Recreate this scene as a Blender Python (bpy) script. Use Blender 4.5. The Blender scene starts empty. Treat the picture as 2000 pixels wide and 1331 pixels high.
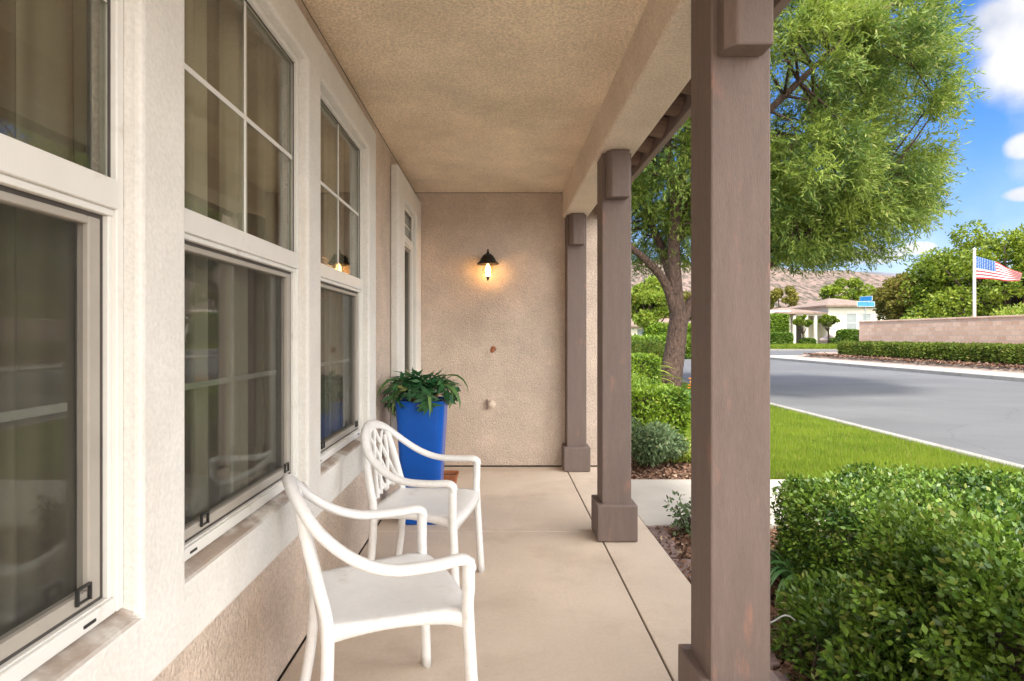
import bpy, math, random
import numpy as np
from mathutils import Vector, Matrix
random.seed(7); RNG = np.random.default_rng(7)
PI = math.pi; R = math.radians
scene = bpy.context.scene
COL = scene.collection
CZ = 1.32; F = 1100.0            # camera height, focal length in photo pixels

def at(px, py, Y):
    return Vector(((px-974)*Y/F, Y, CZ-(py-655)*Y/F))

# ------------------------------------------------------------------ helpers
class MB:
    def __init__(s): s.v=[]; s.f=[]
    def add(s, vs, fs):
        n=len(s.v); s.v.extend([tuple(p) for p in vs]); s.f.extend([tuple(i+n for i in f) for f in fs]); return s
    def box(s,x0,x1,y0,y1,z0,z1):
        return s.add([(x0,y0,z0),(x1,y0,z0),(x1,y1,z0),(x0,y1,z0),(x0,y0,z1),(x1,y0,z1),(x1,y1,z1),(x0,y1,z1)],
              [(0,3,2,1),(4,5,6,7),(0,1,5,4),(1,2,6,5),(2,3,7,6),(3,0,4,7)])
    def prism(s, ring0, ring1):
        n=len(ring0)
        fs=[(i,(i+1)%n,n+(i+1)%n,n+i) for i in range(n)]
        fs+= [tuple(range(n-1,-1,-1)), tuple(range(n,2*n))]
        return s.add(list(ring0)+list(ring1), fs)
    def lathe(s, prof, n=24, c=(0,0,0), cap=True, sq=0, rot=0):
        vs=[]; fs=[]
        for r,z in prof:
            for k in range(n):
                a=2*PI*k/n+rot; ca,sa=math.cos(a),math.sin(a)
                q=1.0
                if sq: q=1.0/((abs(ca)**sq+abs(sa)**sq)**(1.0/sq))
                vs.append((c[0]+r*q*ca, c[1]+r*q*sa, c[2]+z))
        m=len(prof)
        for j in range(m-1):
            for k in range(n):
                k2=(k+1)%n
                fs.append((j*n+k,j*n+k2,(j+1)*n+k2,(j+1)*n+k))
        if cap:
            fs.append(tuple(range(n-1,-1,-1))); fs.append(tuple((m-1)*n+k for k in range(n)))
        return s.add(vs,fs)
    def tube(s, pts, rad, n=8, ry=None, up=(0,0,1), cap=True):
        pts=[Vector(p) for p in pts]; m=len(pts); vs=[]; fs=[]
        up=Vector(up); last=None
        for i,p in enumerate(pts):
            t=(pts[min(i+1,m-1)]-pts[max(i-1,0)])
            if t.length<1e-9: t=Vector((0,0,1))
            t.normalize()
            if last is None:
                a=t.cross(up)
                if a.length<1e-3: a=t.cross(Vector((1,0,0)))
            else:
                a=last-t*last.dot(t)
            a.normalize(); last=a; b=a.cross(t)
            r=rad[i] if hasattr(rad,'__len__') else rad
            r2=r if ry is None else (ry[i] if hasattr(ry,'__len__') else ry)
            for k in range(n):
                th=2*PI*k/n
                vs.append(p+a*(r*math.cos(th))+b*(r2*math.sin(th)))
        for j in range(m-1):
            for k in range(n):
                k2=(k+1)%n; fs.append((j*n+k,(j+1)*n+k,(j+1)*n+k2,j*n+k2))
        if cap:
            fs.append(tuple(range(n))); fs.append(tuple((m-1)*n+k for k in range(n-1,-1,-1)))
        return s.add(vs,fs)
    def build(s, name, mat, parent=None, bevel=0, smooth=False, world=False, seg=2, fix=True):
        me=bpy.data.meshes.new(name); me.from_pydata([tuple(v) for v in s.v],[],s.f)
        if fix:
            import bmesh
            bm=bmesh.new(); bm.from_mesh(me); bmesh.ops.recalc_face_normals(bm, faces=bm.faces); bm.to_mesh(me); bm.free()
        me.materials.append(mat)
        if smooth: me.polygons.foreach_set('use_smooth',[True]*len(me.polygons))
        o=bpy.data.objects.new(name,me); COL.objects.link(o)
        if parent is not None:
            o.parent=parent
            if world and parent.parent is None and parent.type=='EMPTY':
                o.location=-parent.location
        if bevel:
            b=o.modifiers.new('bevel','BEVEL'); b.width=bevel; b.segments=seg; b.limit_method='ANGLE'; b.angle_limit=R(40)
            b.harden_normals=False
        return o

def npmesh(name, V, Fq, mat, parent=None, smooth=False):
    """V (n,3), Fq (m,k)"""
    V=np.asarray(V,dtype=np.float32); Fq=np.asarray(Fq,dtype=np.int32)
    me=bpy.data.meshes.new(name); m,k=Fq.shape
    me.vertices.add(len(V)); me.vertices.foreach_set('co',V.ravel())
    me.loops.add(m*k); me.loops.foreach_set('vertex_index',Fq.ravel())
    me.polygons.add(m); me.polygons.foreach_set('loop_start',np.arange(0,m*k,k,dtype=np.int32))
    me.update(calc_edges=True)
    if smooth: me.polygons.foreach_set('use_smooth',np.ones(m,dtype=bool))
    me.materials.append(mat)
    o=bpy.data.objects.new(name,me); COL.objects.link(o)
    if parent is not None: o.parent=parent
    return o

def tag(o,label=None,cat=None,group=None,kind=None):
    if label: o['label']=label
    if cat: o['category']=cat
    if group: o['group']=group
    if kind: o['kind']=kind
    return o
def thing(name,loc,label,cat,group=None,rz=0):
    o=bpy.data.objects.new(name,None); COL.objects.link(o); o.location=loc; o.rotation_euler=(0,0,rz); o.empty_display_size=.1
    return tag(o,label,cat,group)
def catmull(P, k=6):
    P=[Vector(p) for p in P]; out=[]
    for i in range(len(P)-1):
        p0=P[max(i-1,0)]; p1=P[i]; p2=P[i+1]; p3=P[min(i+2,len(P)-1)]
        for j in range(k):
            t=j/k
            out.append(.5*((2*p1)+(p2-p0)*t+(2*p0-5*p1+4*p2-p3)*t*t+(3*p1-p0-3*p2+p3)*t**3))
    out.append(P[-1]); return out
def unit(a): return a/np.maximum(np.linalg.norm(a,axis=-1,keepdims=True),1e-9)

# ------------------------------------------------------------------ materials
def mat(name, col, rough=.7, var=.0, scale=3., bump=0., bscale=200., bdist=.01, col2=None, spec=.5, metal=0., fine=0., fscale=150., coat=0., detail=4., stretch=None):
    m=bpy.data.materials.new(name); m.use_nodes=True; nt=m.node_tree; n=nt.nodes; L=nt.links
    bs=n['Principled BSDF']; bs.inputs['Roughness'].default_value=rough; bs.inputs['Metallic'].default_value=metal
    bs.inputs['Specular IOR Level'].default_value=spec; bs.inputs['Coat Weight'].default_value=coat
    bs.inputs['Base Color'].default_value=(*col,1)
    tc=n.new('ShaderNodeTexCoord'); vec=tc.outputs['Object']
    if stretch:
        mp=n.new('ShaderNodeMapping'); mp.inputs['Scale'].default_value=stretch; L.new(vec,mp.inputs[0]); vec=mp.outputs[0]
    if var or col2:
        nz=n.new('ShaderNodeTexNoise'); nz.inputs['Scale'].default_value=scale; nz.inputs['Detail'].default_value=detail; nz.inputs['Roughness'].default_value=.6
        L.new(vec,nz.inputs['Vector'])
        rp=n.new('ShaderNodeValToRGB'); rp.color_ramp.elements[0].position=.3; rp.color_ramp.elements[1].position=.7
        c2=col2 if col2 else tuple(c*(1+var) for c in col); c1=col if col2 else tuple(c*(1-var) for c in col)
        rp.color_ramp.elements[0].color=(*c1,1); rp.color_ramp.elements[1].color=(*c2,1)
        L.new(nz.outputs['Fac'],rp.inputs[0]); out=rp.outputs[0]
        if fine:
            n2=n.new('ShaderNodeTexNoise'); n2.inputs['Scale'].default_value=fscale; n2.inputs['Detail'].default_value=3; L.new(vec,n2.inputs['Vector'])
            mr=n.new('ShaderNodeMapRange'); mr.inputs[1].default_value=.3; mr.inputs[2].default_value=.7; mr.inputs[3].default_value=1-fine; mr.inputs[4].default_value=1+fine
            L.new(n2.outputs['Fac'],mr.inputs[0])
            mx=n.new('ShaderNodeVectorMath'); mx.operation='SCALE'; L.new(out,mx.inputs[0]); L.new(mr.outputs[0],mx.inputs['Scale']); out=mx.outputs[0]
        L.new(out,bs.inputs['Base Color']); m['cn']=1
    if bump:
        nb=n.new('ShaderNodeTexNoise'); nb.inputs['Scale'].default_value=bscale; nb.inputs['Detail'].default_value=3; L.new(vec,nb.inputs['Vector'])
        bp=n.new('ShaderNodeBump'); bp.inputs['Strength'].default_value=bump; bp.inputs['Distance'].default_value=bdist
        L.new(nb.outputs['Fac'],bp.inputs['Height']); L.new(bp.outputs[0],bs.inputs['Normal'])
    return m

def grime(m, col, amt, scale, lo=.55, hi=.75, stretch=None):
    nt=m.node_tree; n=nt.nodes; L=nt.links; bs=n['Principled BSDF']; lk=bs.inputs['Base Color'].links
    tc=n.new('ShaderNodeTexCoord'); v=tc.outputs['Object']
    if stretch:
        mp=n.new('ShaderNodeMapping'); mp.inputs['Scale'].default_value=stretch; L.new(v,mp.inputs[0]); v=mp.outputs[0]
    nz=n.new('ShaderNodeTexNoise'); nz.inputs['Scale'].default_value=scale; nz.inputs['Detail'].default_value=7; nz.inputs['Roughness'].default_value=.65; L.new(v,nz.inputs['Vector'])
    mr=n.new('ShaderNodeMapRange'); mr.inputs[1].default_value=lo; mr.inputs[2].default_value=hi; mr.inputs[4].default_value=amt; L.new(nz.outputs['Fac'],mr.inputs[0])
    mx=n.new('ShaderNodeMix'); mx.data_type='RGBA'; mx.inputs['B'].default_value=(*col,1); L.new(mr.outputs[0],mx.inputs['Factor'])
    if lk: L.new(lk[0].from_socket,mx.inputs['A'])
    else: mx.inputs['A'].default_value=bs.inputs['Base Color'].default_value
    L.new(mx.outputs['Result'],bs.inputs['Base Color'])
def cracks(m, col, scale, width, amt=.6):
    nt=m.node_tree; n=nt.nodes; L=nt.links; bs=n['Principled BSDF']; src=bs.inputs['Base Color'].links[0].from_socket
    tc=n.new('ShaderNodeTexCoord'); nz=n.new('ShaderNodeTexNoise'); nz.inputs['Scale'].default_value=scale*3; nz.inputs['Detail'].default_value=4; L.new(tc.outputs['Object'],nz.inputs['Vector'])
    ad=n.new('ShaderNodeVectorMath'); ad.operation='MULTIPLY_ADD'; ad.inputs[1].default_value=(1.2,1.2,0); L.new(nz.outputs['Color'],ad.inputs[0]); L.new(tc.outputs['Object'],ad.inputs[2])
    vo=n.new('ShaderNodeTexVoronoi'); vo.feature='DISTANCE_TO_EDGE'; vo.inputs['Scale'].default_value=scale; L.new(ad.outputs[0],vo.inputs['Vector'])
    mr=n.new('ShaderNodeMapRange'); mr.inputs[1].default_value=width*.4; mr.inputs[2].default_value=width; mr.inputs[3].default_value=amt; mr.inputs[4].default_value=0; L.new(vo.outputs['Distance'],mr.inputs[0])
    mx=n.new('ShaderNodeMix'); mx.data_type='RGBA'; mx.inputs['B'].default_value=(*col,1); L.new(mr.outputs[0],mx.inputs['Factor']); L.new(src,mx.inputs['A']); L.new(mx.outputs['Result'],bs.inputs['Base Color'])
def leafmat(name, c1, c2, c3, scale=1.5, trans=.35, rough=.5, spec=.4):
    """c1,c2 clump colours (position noise), c3 odd leaves (per leaf random)"""
    m=bpy.data.materials.new(name); m.use_nodes=True; nt=m.node_tree; n=nt.nodes; L=nt.links
    bs=n['Principled BSDF']; bs.inputs['Roughness'].default_value=rough; bs.inputs['Specular IOR Level'].default_value=spec
    tc=n.new('ShaderNodeTexCoord'); nz=n.new('ShaderNodeTexNoise'); nz.inputs['Scale'].default_value=scale; nz.inputs['Detail'].default_value=3
    L.new(tc.outputs['Object'],nz.inputs['Vector'])
    g=n.new('ShaderNodeNewGeometry')
    ad=n.new('ShaderNodeMath'); ad.operation='MULTIPLY_ADD'; ad.inputs[1].default_value=.35; L.new(g.outputs['Random Per Island'],ad.inputs[0]); L.new(nz.outputs['Fac'],ad.inputs[2])
    rp=n.new('ShaderNodeValToRGB'); e=rp.color_ramp.elements; e[0].position=.45; e[0].color=(*c1,1); e[1].position=.85; e[1].color=(*c2,1)
    L.new(ad.outputs[0],rp.inputs[0])
    gt=n.new('ShaderNodeMath'); gt.operation='GREATER_THAN'; gt.inputs[1].default_value=.93; L.new(g.outputs['Random Per Island'],gt.inputs[0])
    mx=n.new('ShaderNodeMix'); mx.data_type='RGBA'; mx.inputs['B'].default_value=(*c3,1); L.new(rp.outputs[0],mx.inputs['A']); L.new(gt.outputs[0],mx.inputs['Factor'])
    L.new(mx.outputs['Result'],bs.inputs['Base Color'])
    tr=n.new('ShaderNodeBsdfTranslucent'); L.new(mx.outputs['Result'],tr.inputs['Color'])
    ms=n.new('ShaderNodeMixShader'); ms.inputs[0].default_value=trans; L.new(bs.outputs[0],ms.inputs[1]); L.new(tr.outputs[0],ms.inputs[2])
    L.new(ms.outputs[0],n['Material Output'].inputs['Surface'])
    return m

M={}
M['stucco']=mat('stucco_tan',(.61,.50,.41),.9,.12,3.2,1.,75,.014,fine=.16,fscale=85)
M['stucco_ceiling']=mat('stucco_ceiling',(.87,.73,.56),.9,.11,2.6,1.,75,.013,fine=.20,fscale=85)
M['beam_stucco']=mat('beam_stucco',(.76,.64,.52),.9,.10,2.2,1.,80,.012,fine=.16,fscale=90)
M['trim']=mat('painted_trim',(.70,.685,.645),.75,.06,4,.45,90,.005,fine=.06,fscale=90)
M['vinyl']=mat('white_vinyl',(.72,.71,.67),.4,.03,8)
M['screen_frame']=mat('screen_frame',(.36,.33,.285),.5,.06,10)
M['dark_track']=mat('dark_track',(.06,.052,.045),.6,.2,10)
M['black']=mat('black_paint',(.02,.019,.018),.45,.2,20)
M['post']=mat('brown_post_paint',(.165,.122,.106),.72,.09,3,.5,60,.004,fine=.07,fscale=25,stretch=(9,9,1.2))
M['fascia']=mat('fascia_paint',(.22,.165,.145),.7,.1,4,.4,60,.003)
M['tile']=mat('roof_tile',(.16,.10,.075),.85,.3,6,.3,40,.005)
M['concrete']=mat('porch_concrete',(.58,.48,.385),.62,.12,1.0,.25,90,.0015,fine=.045,fscale=60,detail=6)
M['walk']=mat('walk_concrete',(.40,.37,.325),.8,.1,2,.3,120,.002,fine=.08,fscale=120)
M['kerb']=mat('kerb_concrete',(.30,.285,.26),.85,.14,3,.3,100,.003)
M['asphalt']=mat('asphalt',(.115,.116,.118),.85,.12,.45,.5,120,.005,fine=.16,fscale=60,stretch=(.6,1.8,1),detail=6)
M['joint']=mat('joint_filler',(.075,.055,.04),.9,.2,30)
M['mulch']=mat('mulch_soil',(.10,.06,.04),.95,.0,9,.9,60,.02,col2=(.22,.14,.095))
M['chip']=leafmat('bark_chips',(.09,.05,.035),(.26,.15,.10),(.38,.28,.2),9,.0,.9,.1)
M['lawnbase']=mat('lawn_soil',(.085,.115,.02),.95,.0,2.5,.6,60,.02,col2=(.13,.17,.035))
M['gravel']=mat('bank_gravel',(.24,.17,.13),.95,.0,7,.8,25,.03,col2=(.42,.33,.27))
M['earth']=mat('dry_ground',(.23,.19,.14),.95,.0,.2,.5,10,.02,col2=(.30,.25,.18))
M['grass']=leafmat('grass_blades',(.15,.235,.02),(.25,.335,.03),(.34,.31,.09),1.6,.4,.6,.25)
M['stone']=mat('flagstone',(.19,.13,.115),.85,.3,9,.6,60,.005)
M['blue']=mat('cobalt_glaze',(.002,.09,.46),.28,.12,4,.12,25,.003,spec=.35,coat=.0)
M['terra']=mat('terracotta',(.36,.13,.055),.85,.2,12,.3,90,.002)
M['plastic']=mat('white_resin',(.79,.785,.77),.40,.04,9,.12,220,.001,fine=.02,fscale=60)
M['soil']=mat('potting_soil',(.07,.04,.025),.95,.4,40,.8,90,.01)
M['bark']=mat('sumac_bark',(.055,.034,.027),.95,.0,9,1.,12,.07,col2=(.15,.095,.072),stretch=(2,2,.8))
M['barkdark']=mat('twig_bark',(.07,.05,.035),.95,.3,9,.5,30,.02)
M['ironbronze']=mat('bronze_metal',(.035,.03,.026),.45,.3,30,.2,80,.002,metal=.6)
M['sumac']=leafmat('sumac_leaves',(.085,.165,.04),(.30,.385,.06),(.40,.43,.13),.95,.42,.5,.35)
M['hedge']=leafmat('boxwood_leaves',(.028,.080,.012),(.165,.275,.030),(.25,.29,.06),5.,.22,.40,.42)
M['hedgeb']=leafmat('clipped_hedge_leaves',(.075,.155,.018),(.22,.33,.028),(.28,.34,.06),2.5,.25,.45,.35)
M['greyshrub']=leafmat('grey_shrub_leaves',(.09,.15,.065),(.17,.24,.11),(.26,.28,.14),4,.3,.5,.3)
M['limeshrub']=leafmat('lime_leaves',(.18,.27,.03),(.32,.40,.06),(.40,.36,.08),3,.4,.5,.3)
M['strap']=leafmat('strap_leaves',(.09,.22,.07),(.20,.34,.10),(.30,.38,.12),3,.4,.4,.4)
M['fern']=leafmat('pot_plant_leaves',(.014,.085,.03),(.05,.17,.055),(.22,.26,.09),14,.2,.35,.5)
M['camphor']=leafmat('broad_tree_leaves',(.07,.13,.014),(.24,.31,.022),(.30,.33,.05),.28,.35,.5,.3)
M['olive']=leafmat('olive_tree_leaves',(.11,.115,.02),(.22,.20,.035),(.25,.16,.05),.4,.3,.6,.2)
M['farhedge']=leafmat('road_hedge_leaves',(.08,.13,.02),(.19,.25,.035),(.28,.24,.07),1.5,.3,.6,.2)
M['petal']=mat('orange_petal',(.85,.32,.02),.6,.2,20)
M['white_house']=mat('cream_stucco',(.74,.69,.60),.9,.05,.5,.2,8,.02)
M['housetile']=mat('pale_roof_tiles',(.23,.165,.13),.9,.3,2.5,.6,3,.05)
M['shade_glass']=mat('house_window_glass',(.22,.25,.25),.15,.2,1,spec=.8)
M['dark_opening']=mat('dark_entry',(.06,.055,.05),.8,.2,2)
M['sign']=mat('sign_blue',(.02,.22,.50),.4,.06,8)
M['signwhite']=mat('sign_white',(.62,.74,.80),.5,.04,8)
M['pole']=mat('flagpole_paint',(.68,.64,.55),.5,.08,5)
M['steel']=mat('sign_post_steel',(.25,.3,.3),.5,.1,5,metal=.4)
M['hose']=mat('grey_tubing',(.30,.30,.28),.5,.1,30)

grime(M['concrete'],(.30,.21,.14),.42,1.7,.50,.72); grime(M['concrete'],(.70,.62,.52),.30,.8,.5,.7); grime(M['concrete'],(.16,.11,.08),.5,14,.68,.78)
grime(M['plastic'],(.42,.36,.28),.45,9,.56,.75); grime(M['vinyl'],(.42,.34,.26),.4,11,.58,.75)
grime(M['post'],(.34,.17,.12),.5,5,.60,.70,(3,3,.9)); grime(M['post'],(.11,.085,.08),.4,7,.60,.75,(2,2,.4))
grime(M['asphalt'],(.10,.10,.105),.5,.9,.52,.66,(.5,1.6,1)); grime(M['asphalt'],(.19,.19,.19),.45,.22,.5,.7); cracks(M['asphalt'],(.06,.06,.062),.16,.005,.22)
grime(M['stucco'],(.42,.31,.24),.40,1.3,.52,.74); grime(M['stucco_ceiling'],(.62,.46,.30),.38,1.2,.52,.74); grime(M['trim'],(.60,.50,.38),.35,2.3,.55,.75,(1,1,.4))
grime(M['blue'],(.01,.12,.50),.4,3,.5,.7); grime(M['lawnbase'],(.26,.22,.10),.5,1.1,.58,.7); grime(M['kerb'],(.20,.18,.16),.6,2.5,.5,.7)
def brickmat():
    m=bpy.data.materials.new('pink_block_wall'); m.use_nodes=True; nt=m.node_tree; n=nt.nodes; L=nt.links
    bs=n['Principled BSDF']; bs.inputs['Roughness'].default_value=.9
    tc=n.new('ShaderNodeTexCoord'); sp=n.new('ShaderNodeSeparateXYZ'); cb=n.new('ShaderNodeCombineXYZ')
    L.new(tc.outputs['Object'],sp.inputs[0]); 
    ad=n.new('ShaderNodeMath'); ad.operation='ADD'; L.new(sp.outputs['X'],ad.inputs[0]); L.new(sp.outputs['Y'],ad.inputs[1])
    L.new(ad.outputs[0],cb.inputs['X']); L.new(sp.outputs['Z'],cb.inputs['Y'])
    b=n.new('ShaderNodeTexBrick'); b.inputs['Scale'].default_value=1; b.inputs['Brick Width'].default_value=.4; b.inputs['Row Height'].default_value=.2
    b.inputs['Mortar Size'].default_value=.012; b.inputs['Color1'].default_value=(.66,.40,.27,1); b.inputs['Color2'].default_value=(.80,.54,.39,1); b.inputs['Mortar'].default_value=(.60,.47,.38,1)
    L.new(cb.outputs[0],b.inputs['Vector'])
    nz=n.new('ShaderNodeTexNoise'); nz.inputs['Scale'].default_value=9; nz.inputs['Detail'].default_value=4; L.new(tc.outputs['Object'],nz.inputs['Vector'])
    mr=n.new('ShaderNodeMapRange'); mr.inputs[3].default_value=.8; mr.inputs[4].default_value=1.2; L.new(nz.outputs['Fac'],mr.inputs[0])
    vm=n.new('ShaderNodeVectorMath'); vm.operation='SCALE'; L.new(b.outputs['Color'],vm.inputs[0]); L.new(mr.outputs[0],vm.inputs['Scale'])
    L.new(vm.outputs[0],bs.inputs['Base Color'])
    bp=n.new('ShaderNodeBump'); bp.inputs['Strength'].default_value=.5; bp.inputs['Distance'].default_value=.01; L.new(b.outputs['Fac'],bp.inputs['Height']); bp.invert=True; L.new(bp.outputs[0],bs.inputs['Normal'])
    return m
M['brick']=brickmat()

def glassmat():
    m=bpy.data.materials.new('window_glass'); m.use_nodes=True; nt=m.node_tree; n=nt.nodes; L=nt.links
    for x in list(n):
        if x.type!='OUTPUT_MATERIAL': n.remove(x)
    out=[x for x in n if x.type=='OUTPUT_MATERIAL'][0]
    tr=n.new('ShaderNodeBsdfTransparent'); tr.inputs[0].default_value=(.81,.82,.78,1)
    gl=n.new('ShaderNodeBsdfGlossy'); gl.inputs['Roughness'].default_value=.012; gl.inputs[0].default_value=(.95,.97,.95,1)
    lw=n.new('ShaderNodeLayerWeight'); lw.inputs['Blend'].default_value=.5
    pw=n.new('ShaderNodeMath'); pw.operation='POWER'; pw.inputs[1].default_value=3.5; L.new(lw.outputs['Facing'],pw.inputs[0])
    mu=n.new('ShaderNodeMath'); mu.operation='MULTIPLY_ADD'; mu.inputs[1].default_value=.8; mu.inputs[2].default_value=.04; L.new(pw.outputs[0],mu.inputs[0])
    tc=n.new('ShaderNodeTexCoord'); nz=n.new('ShaderNodeTexNoise'); nz.inputs['Scale'].default_value=1.3; L.new(tc.outputs['Object'],nz.inputs['Vector'])
    bp=n.new('ShaderNodeBump'); bp.inputs['Strength'].default_value=.05; bp.inputs['Distance'].default_value=.02; L.new(nz.outputs['Fac'],bp.inputs['Height']); L.new(bp.outputs[0],gl.inputs['Normal'])
    ms=n.new('ShaderNodeMixShader'); L.new(mu.outputs[0],ms.inputs[0]); L.new(tr.outputs[0],ms.inputs[1]); L.new(gl.outputs[0],ms.inputs[2]); L.new(ms.outputs[0],out.inputs['Surface'])
    return m
M['glass']=glassmat()

def screenmat():
    m=bpy.data.materials.new('insect_screen'); m.use_nodes=True; nt=m.node_tree; n=nt.nodes; L=nt.links
    bs=n['Principled BSDF']; bs.inputs['Base Color'].default_value=(.05,.048,.042,1); bs.inputs['Roughness'].default_value=.8
    tr=n.new('ShaderNodeBsdfTransparent'); ms=n.new('ShaderNodeMixShader')
    tc=n.new('ShaderNodeTexCoord'); nz=n.new('ShaderNodeTexNoise'); nz.inputs['Scale'].default_value=5; L.new(tc.outputs['Object'],nz.inputs['Vector'])
    mr=n.new('ShaderNodeMapRange'); mr.inputs[3].default_value=.15; mr.inputs[4].default_value=.23; L.new(nz.outputs['Fac'],mr.inputs[0]); L.new(mr.outputs[0],ms.inputs[0])
    L.new(tr.outputs[0],ms.inputs[1]); L.new(bs.outputs[0],ms.inputs[2]); L.new(ms.outputs[0],n['Material Output'].inputs['Surface'])
    return m
M['insect']=screenmat()
def curtainmat():
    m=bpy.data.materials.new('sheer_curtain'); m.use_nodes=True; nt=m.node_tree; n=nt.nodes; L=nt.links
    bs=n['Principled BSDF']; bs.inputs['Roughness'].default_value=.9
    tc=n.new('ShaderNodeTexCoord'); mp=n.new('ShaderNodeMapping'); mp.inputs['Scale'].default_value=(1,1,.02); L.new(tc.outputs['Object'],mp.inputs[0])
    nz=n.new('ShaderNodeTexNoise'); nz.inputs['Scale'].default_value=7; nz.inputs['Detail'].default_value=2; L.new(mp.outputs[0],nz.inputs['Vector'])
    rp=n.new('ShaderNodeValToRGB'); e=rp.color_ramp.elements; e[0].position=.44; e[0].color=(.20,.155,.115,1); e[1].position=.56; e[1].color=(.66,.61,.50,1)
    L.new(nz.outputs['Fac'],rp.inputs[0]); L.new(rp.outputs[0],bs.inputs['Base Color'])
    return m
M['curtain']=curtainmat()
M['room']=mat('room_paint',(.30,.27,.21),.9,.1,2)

def stained_trim():
    """trim paint with brown dirt lying on the sills"""
    m=M['trim'].copy(); m.name='painted_trim_with_dirty_sills'; nt=m.node_tree; n=nt.nodes; L=nt.links
    bs=n['Principled BSDF']; src=bs.inputs['Base Color'].links[0].from_socket
    tc=n.new('ShaderNodeTexCoord'); sp=n.new('ShaderNodeSeparateXYZ'); L.new(tc.outputs['Object'],sp.inputs[0])
    def rng(sock,a,b):
        r=n.new('ShaderNodeMapRange'); r.interpolation_type='SMOOTHSTEP'; r.inputs[1].default_value=a; r.inputs[2].default_value=b; L.new(sock,r.inputs[0]); return r.outputs[0]
    def mul(a,b):
        q=n.new('ShaderNodeMath'); q.operation='MULTIPLY'; L.new(a,q.inputs[0]); L.new(b,q.inputs[1]); return q.outputs[0]
    up=n.new('ShaderNodeNewGeometry'); s2=n.new('ShaderNodeSeparateXYZ'); L.new(up.outputs['True Normal'],s2.inputs[0])
    a=rng(s2.outputs['Z'],.25,.8)
    nz=n.new('ShaderNodeTexNoise'); nz.inputs['Scale'].default_value=7; nz.inputs['Detail'].default_value=5; L.new(tc.outputs['Object'],nz.inputs['Vector'])
    k=mul(a,rng(nz.outputs['Fac'],.32,.58))
    # faint drips on the face just below the sills
    b=mul(rng(sp.outputs['Z'],.60,.73), rng(nz.outputs['Fac'],.50,.75))
    m3=n.new('ShaderNodeMath'); m3.operation='MULTIPLY_ADD'; m3.inputs[1].default_value=.0; L.new(b,m3.inputs[0]); L.new(k,m3.inputs[2])
    mx=n.new('ShaderNodeMix'); mx.data_type='RGBA'; mx.inputs['B'].default_value=(.25,.17,.115,1); L.new(src,mx.inputs['A'])
    sc=n.new('ShaderNodeMath'); sc.operation='MULTIPLY'; sc.inputs[1].default_value=.8; L.new(m3.outputs[0],sc.inputs[0]); L.new(sc.outputs[0],mx.inputs['Factor'])
    L.new(mx.outputs['Result'],bs.inputs['Base Color']); return m
M['trimsill']=stained_trim()

# ------------------------------------------------------------------ foliage builders
def leaves(P, N, Ldir, length, width, fold=.0):
    """rhombic leaves at P, normal N, long axis Ldir -> V,F (pointed, 4 verts)"""
    n=len(P); Ldir=unit(Ldir); S=unit(np.cross(N,Ldir)); Nn=np.cross(Ldir,S)
    length=np.broadcast_to(length,(n,))[:,None]; width=np.broadcast_to(width,(n,))[:,None]
    a=P; b=P+Ldir*length*.45+S*width*.5-Nn*width*fold; c=P+Ldir*length; d=P+Ldir*length*.45-S*width*.5-Nn*width*fold
    V=np.stack([a,b,c,d],1).reshape(-1,3); Fq=np.arange(4*n).reshape(-1,4)
    return V,Fq
def rvec(n): return unit(RNG.normal(size=(n,3)))
def lump(P, s, seed=0):
    """cheap smooth pseudo noise -1..1"""
    r=np.random.default_rng(seed); out=np.zeros(len(P))
    for k in range(6):
        w=r.normal(size=3)*s*(1+.5*k); out+=np.sin(P@w+r.uniform(0,6.28))/(1+.5*k)
    return out/2.6

def leafcloud(centers, radii, n, length, width, flat=.6, droop=0.):
    """leaves over the surface of many blobs (leaf clumps)"""
    C=np.asarray(centers); Rr=np.asarray(radii)
    if Rr.ndim==1: Rr=np.stack([Rr,Rr,Rr*.8],1)
    w=Rr[:,0]**2; idx=RNG.choice(len(C),n,p=w/w.sum())
    d=rvec(n); rad=RNG.uniform(.55,1.0,n)**.6
    P=C[idx]+d*Rr[idx]*rad[:,None]
    N=unit(d+RNG.normal(size=(n,3))*flat); L=unit(np.cross(N,rvec(n))+d*.4-np.array([0,0,droop]))
    s=RNG.uniform(.7,1.25,n)
    return leaves(P,N,L,length*s,width*s,.1)

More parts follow.
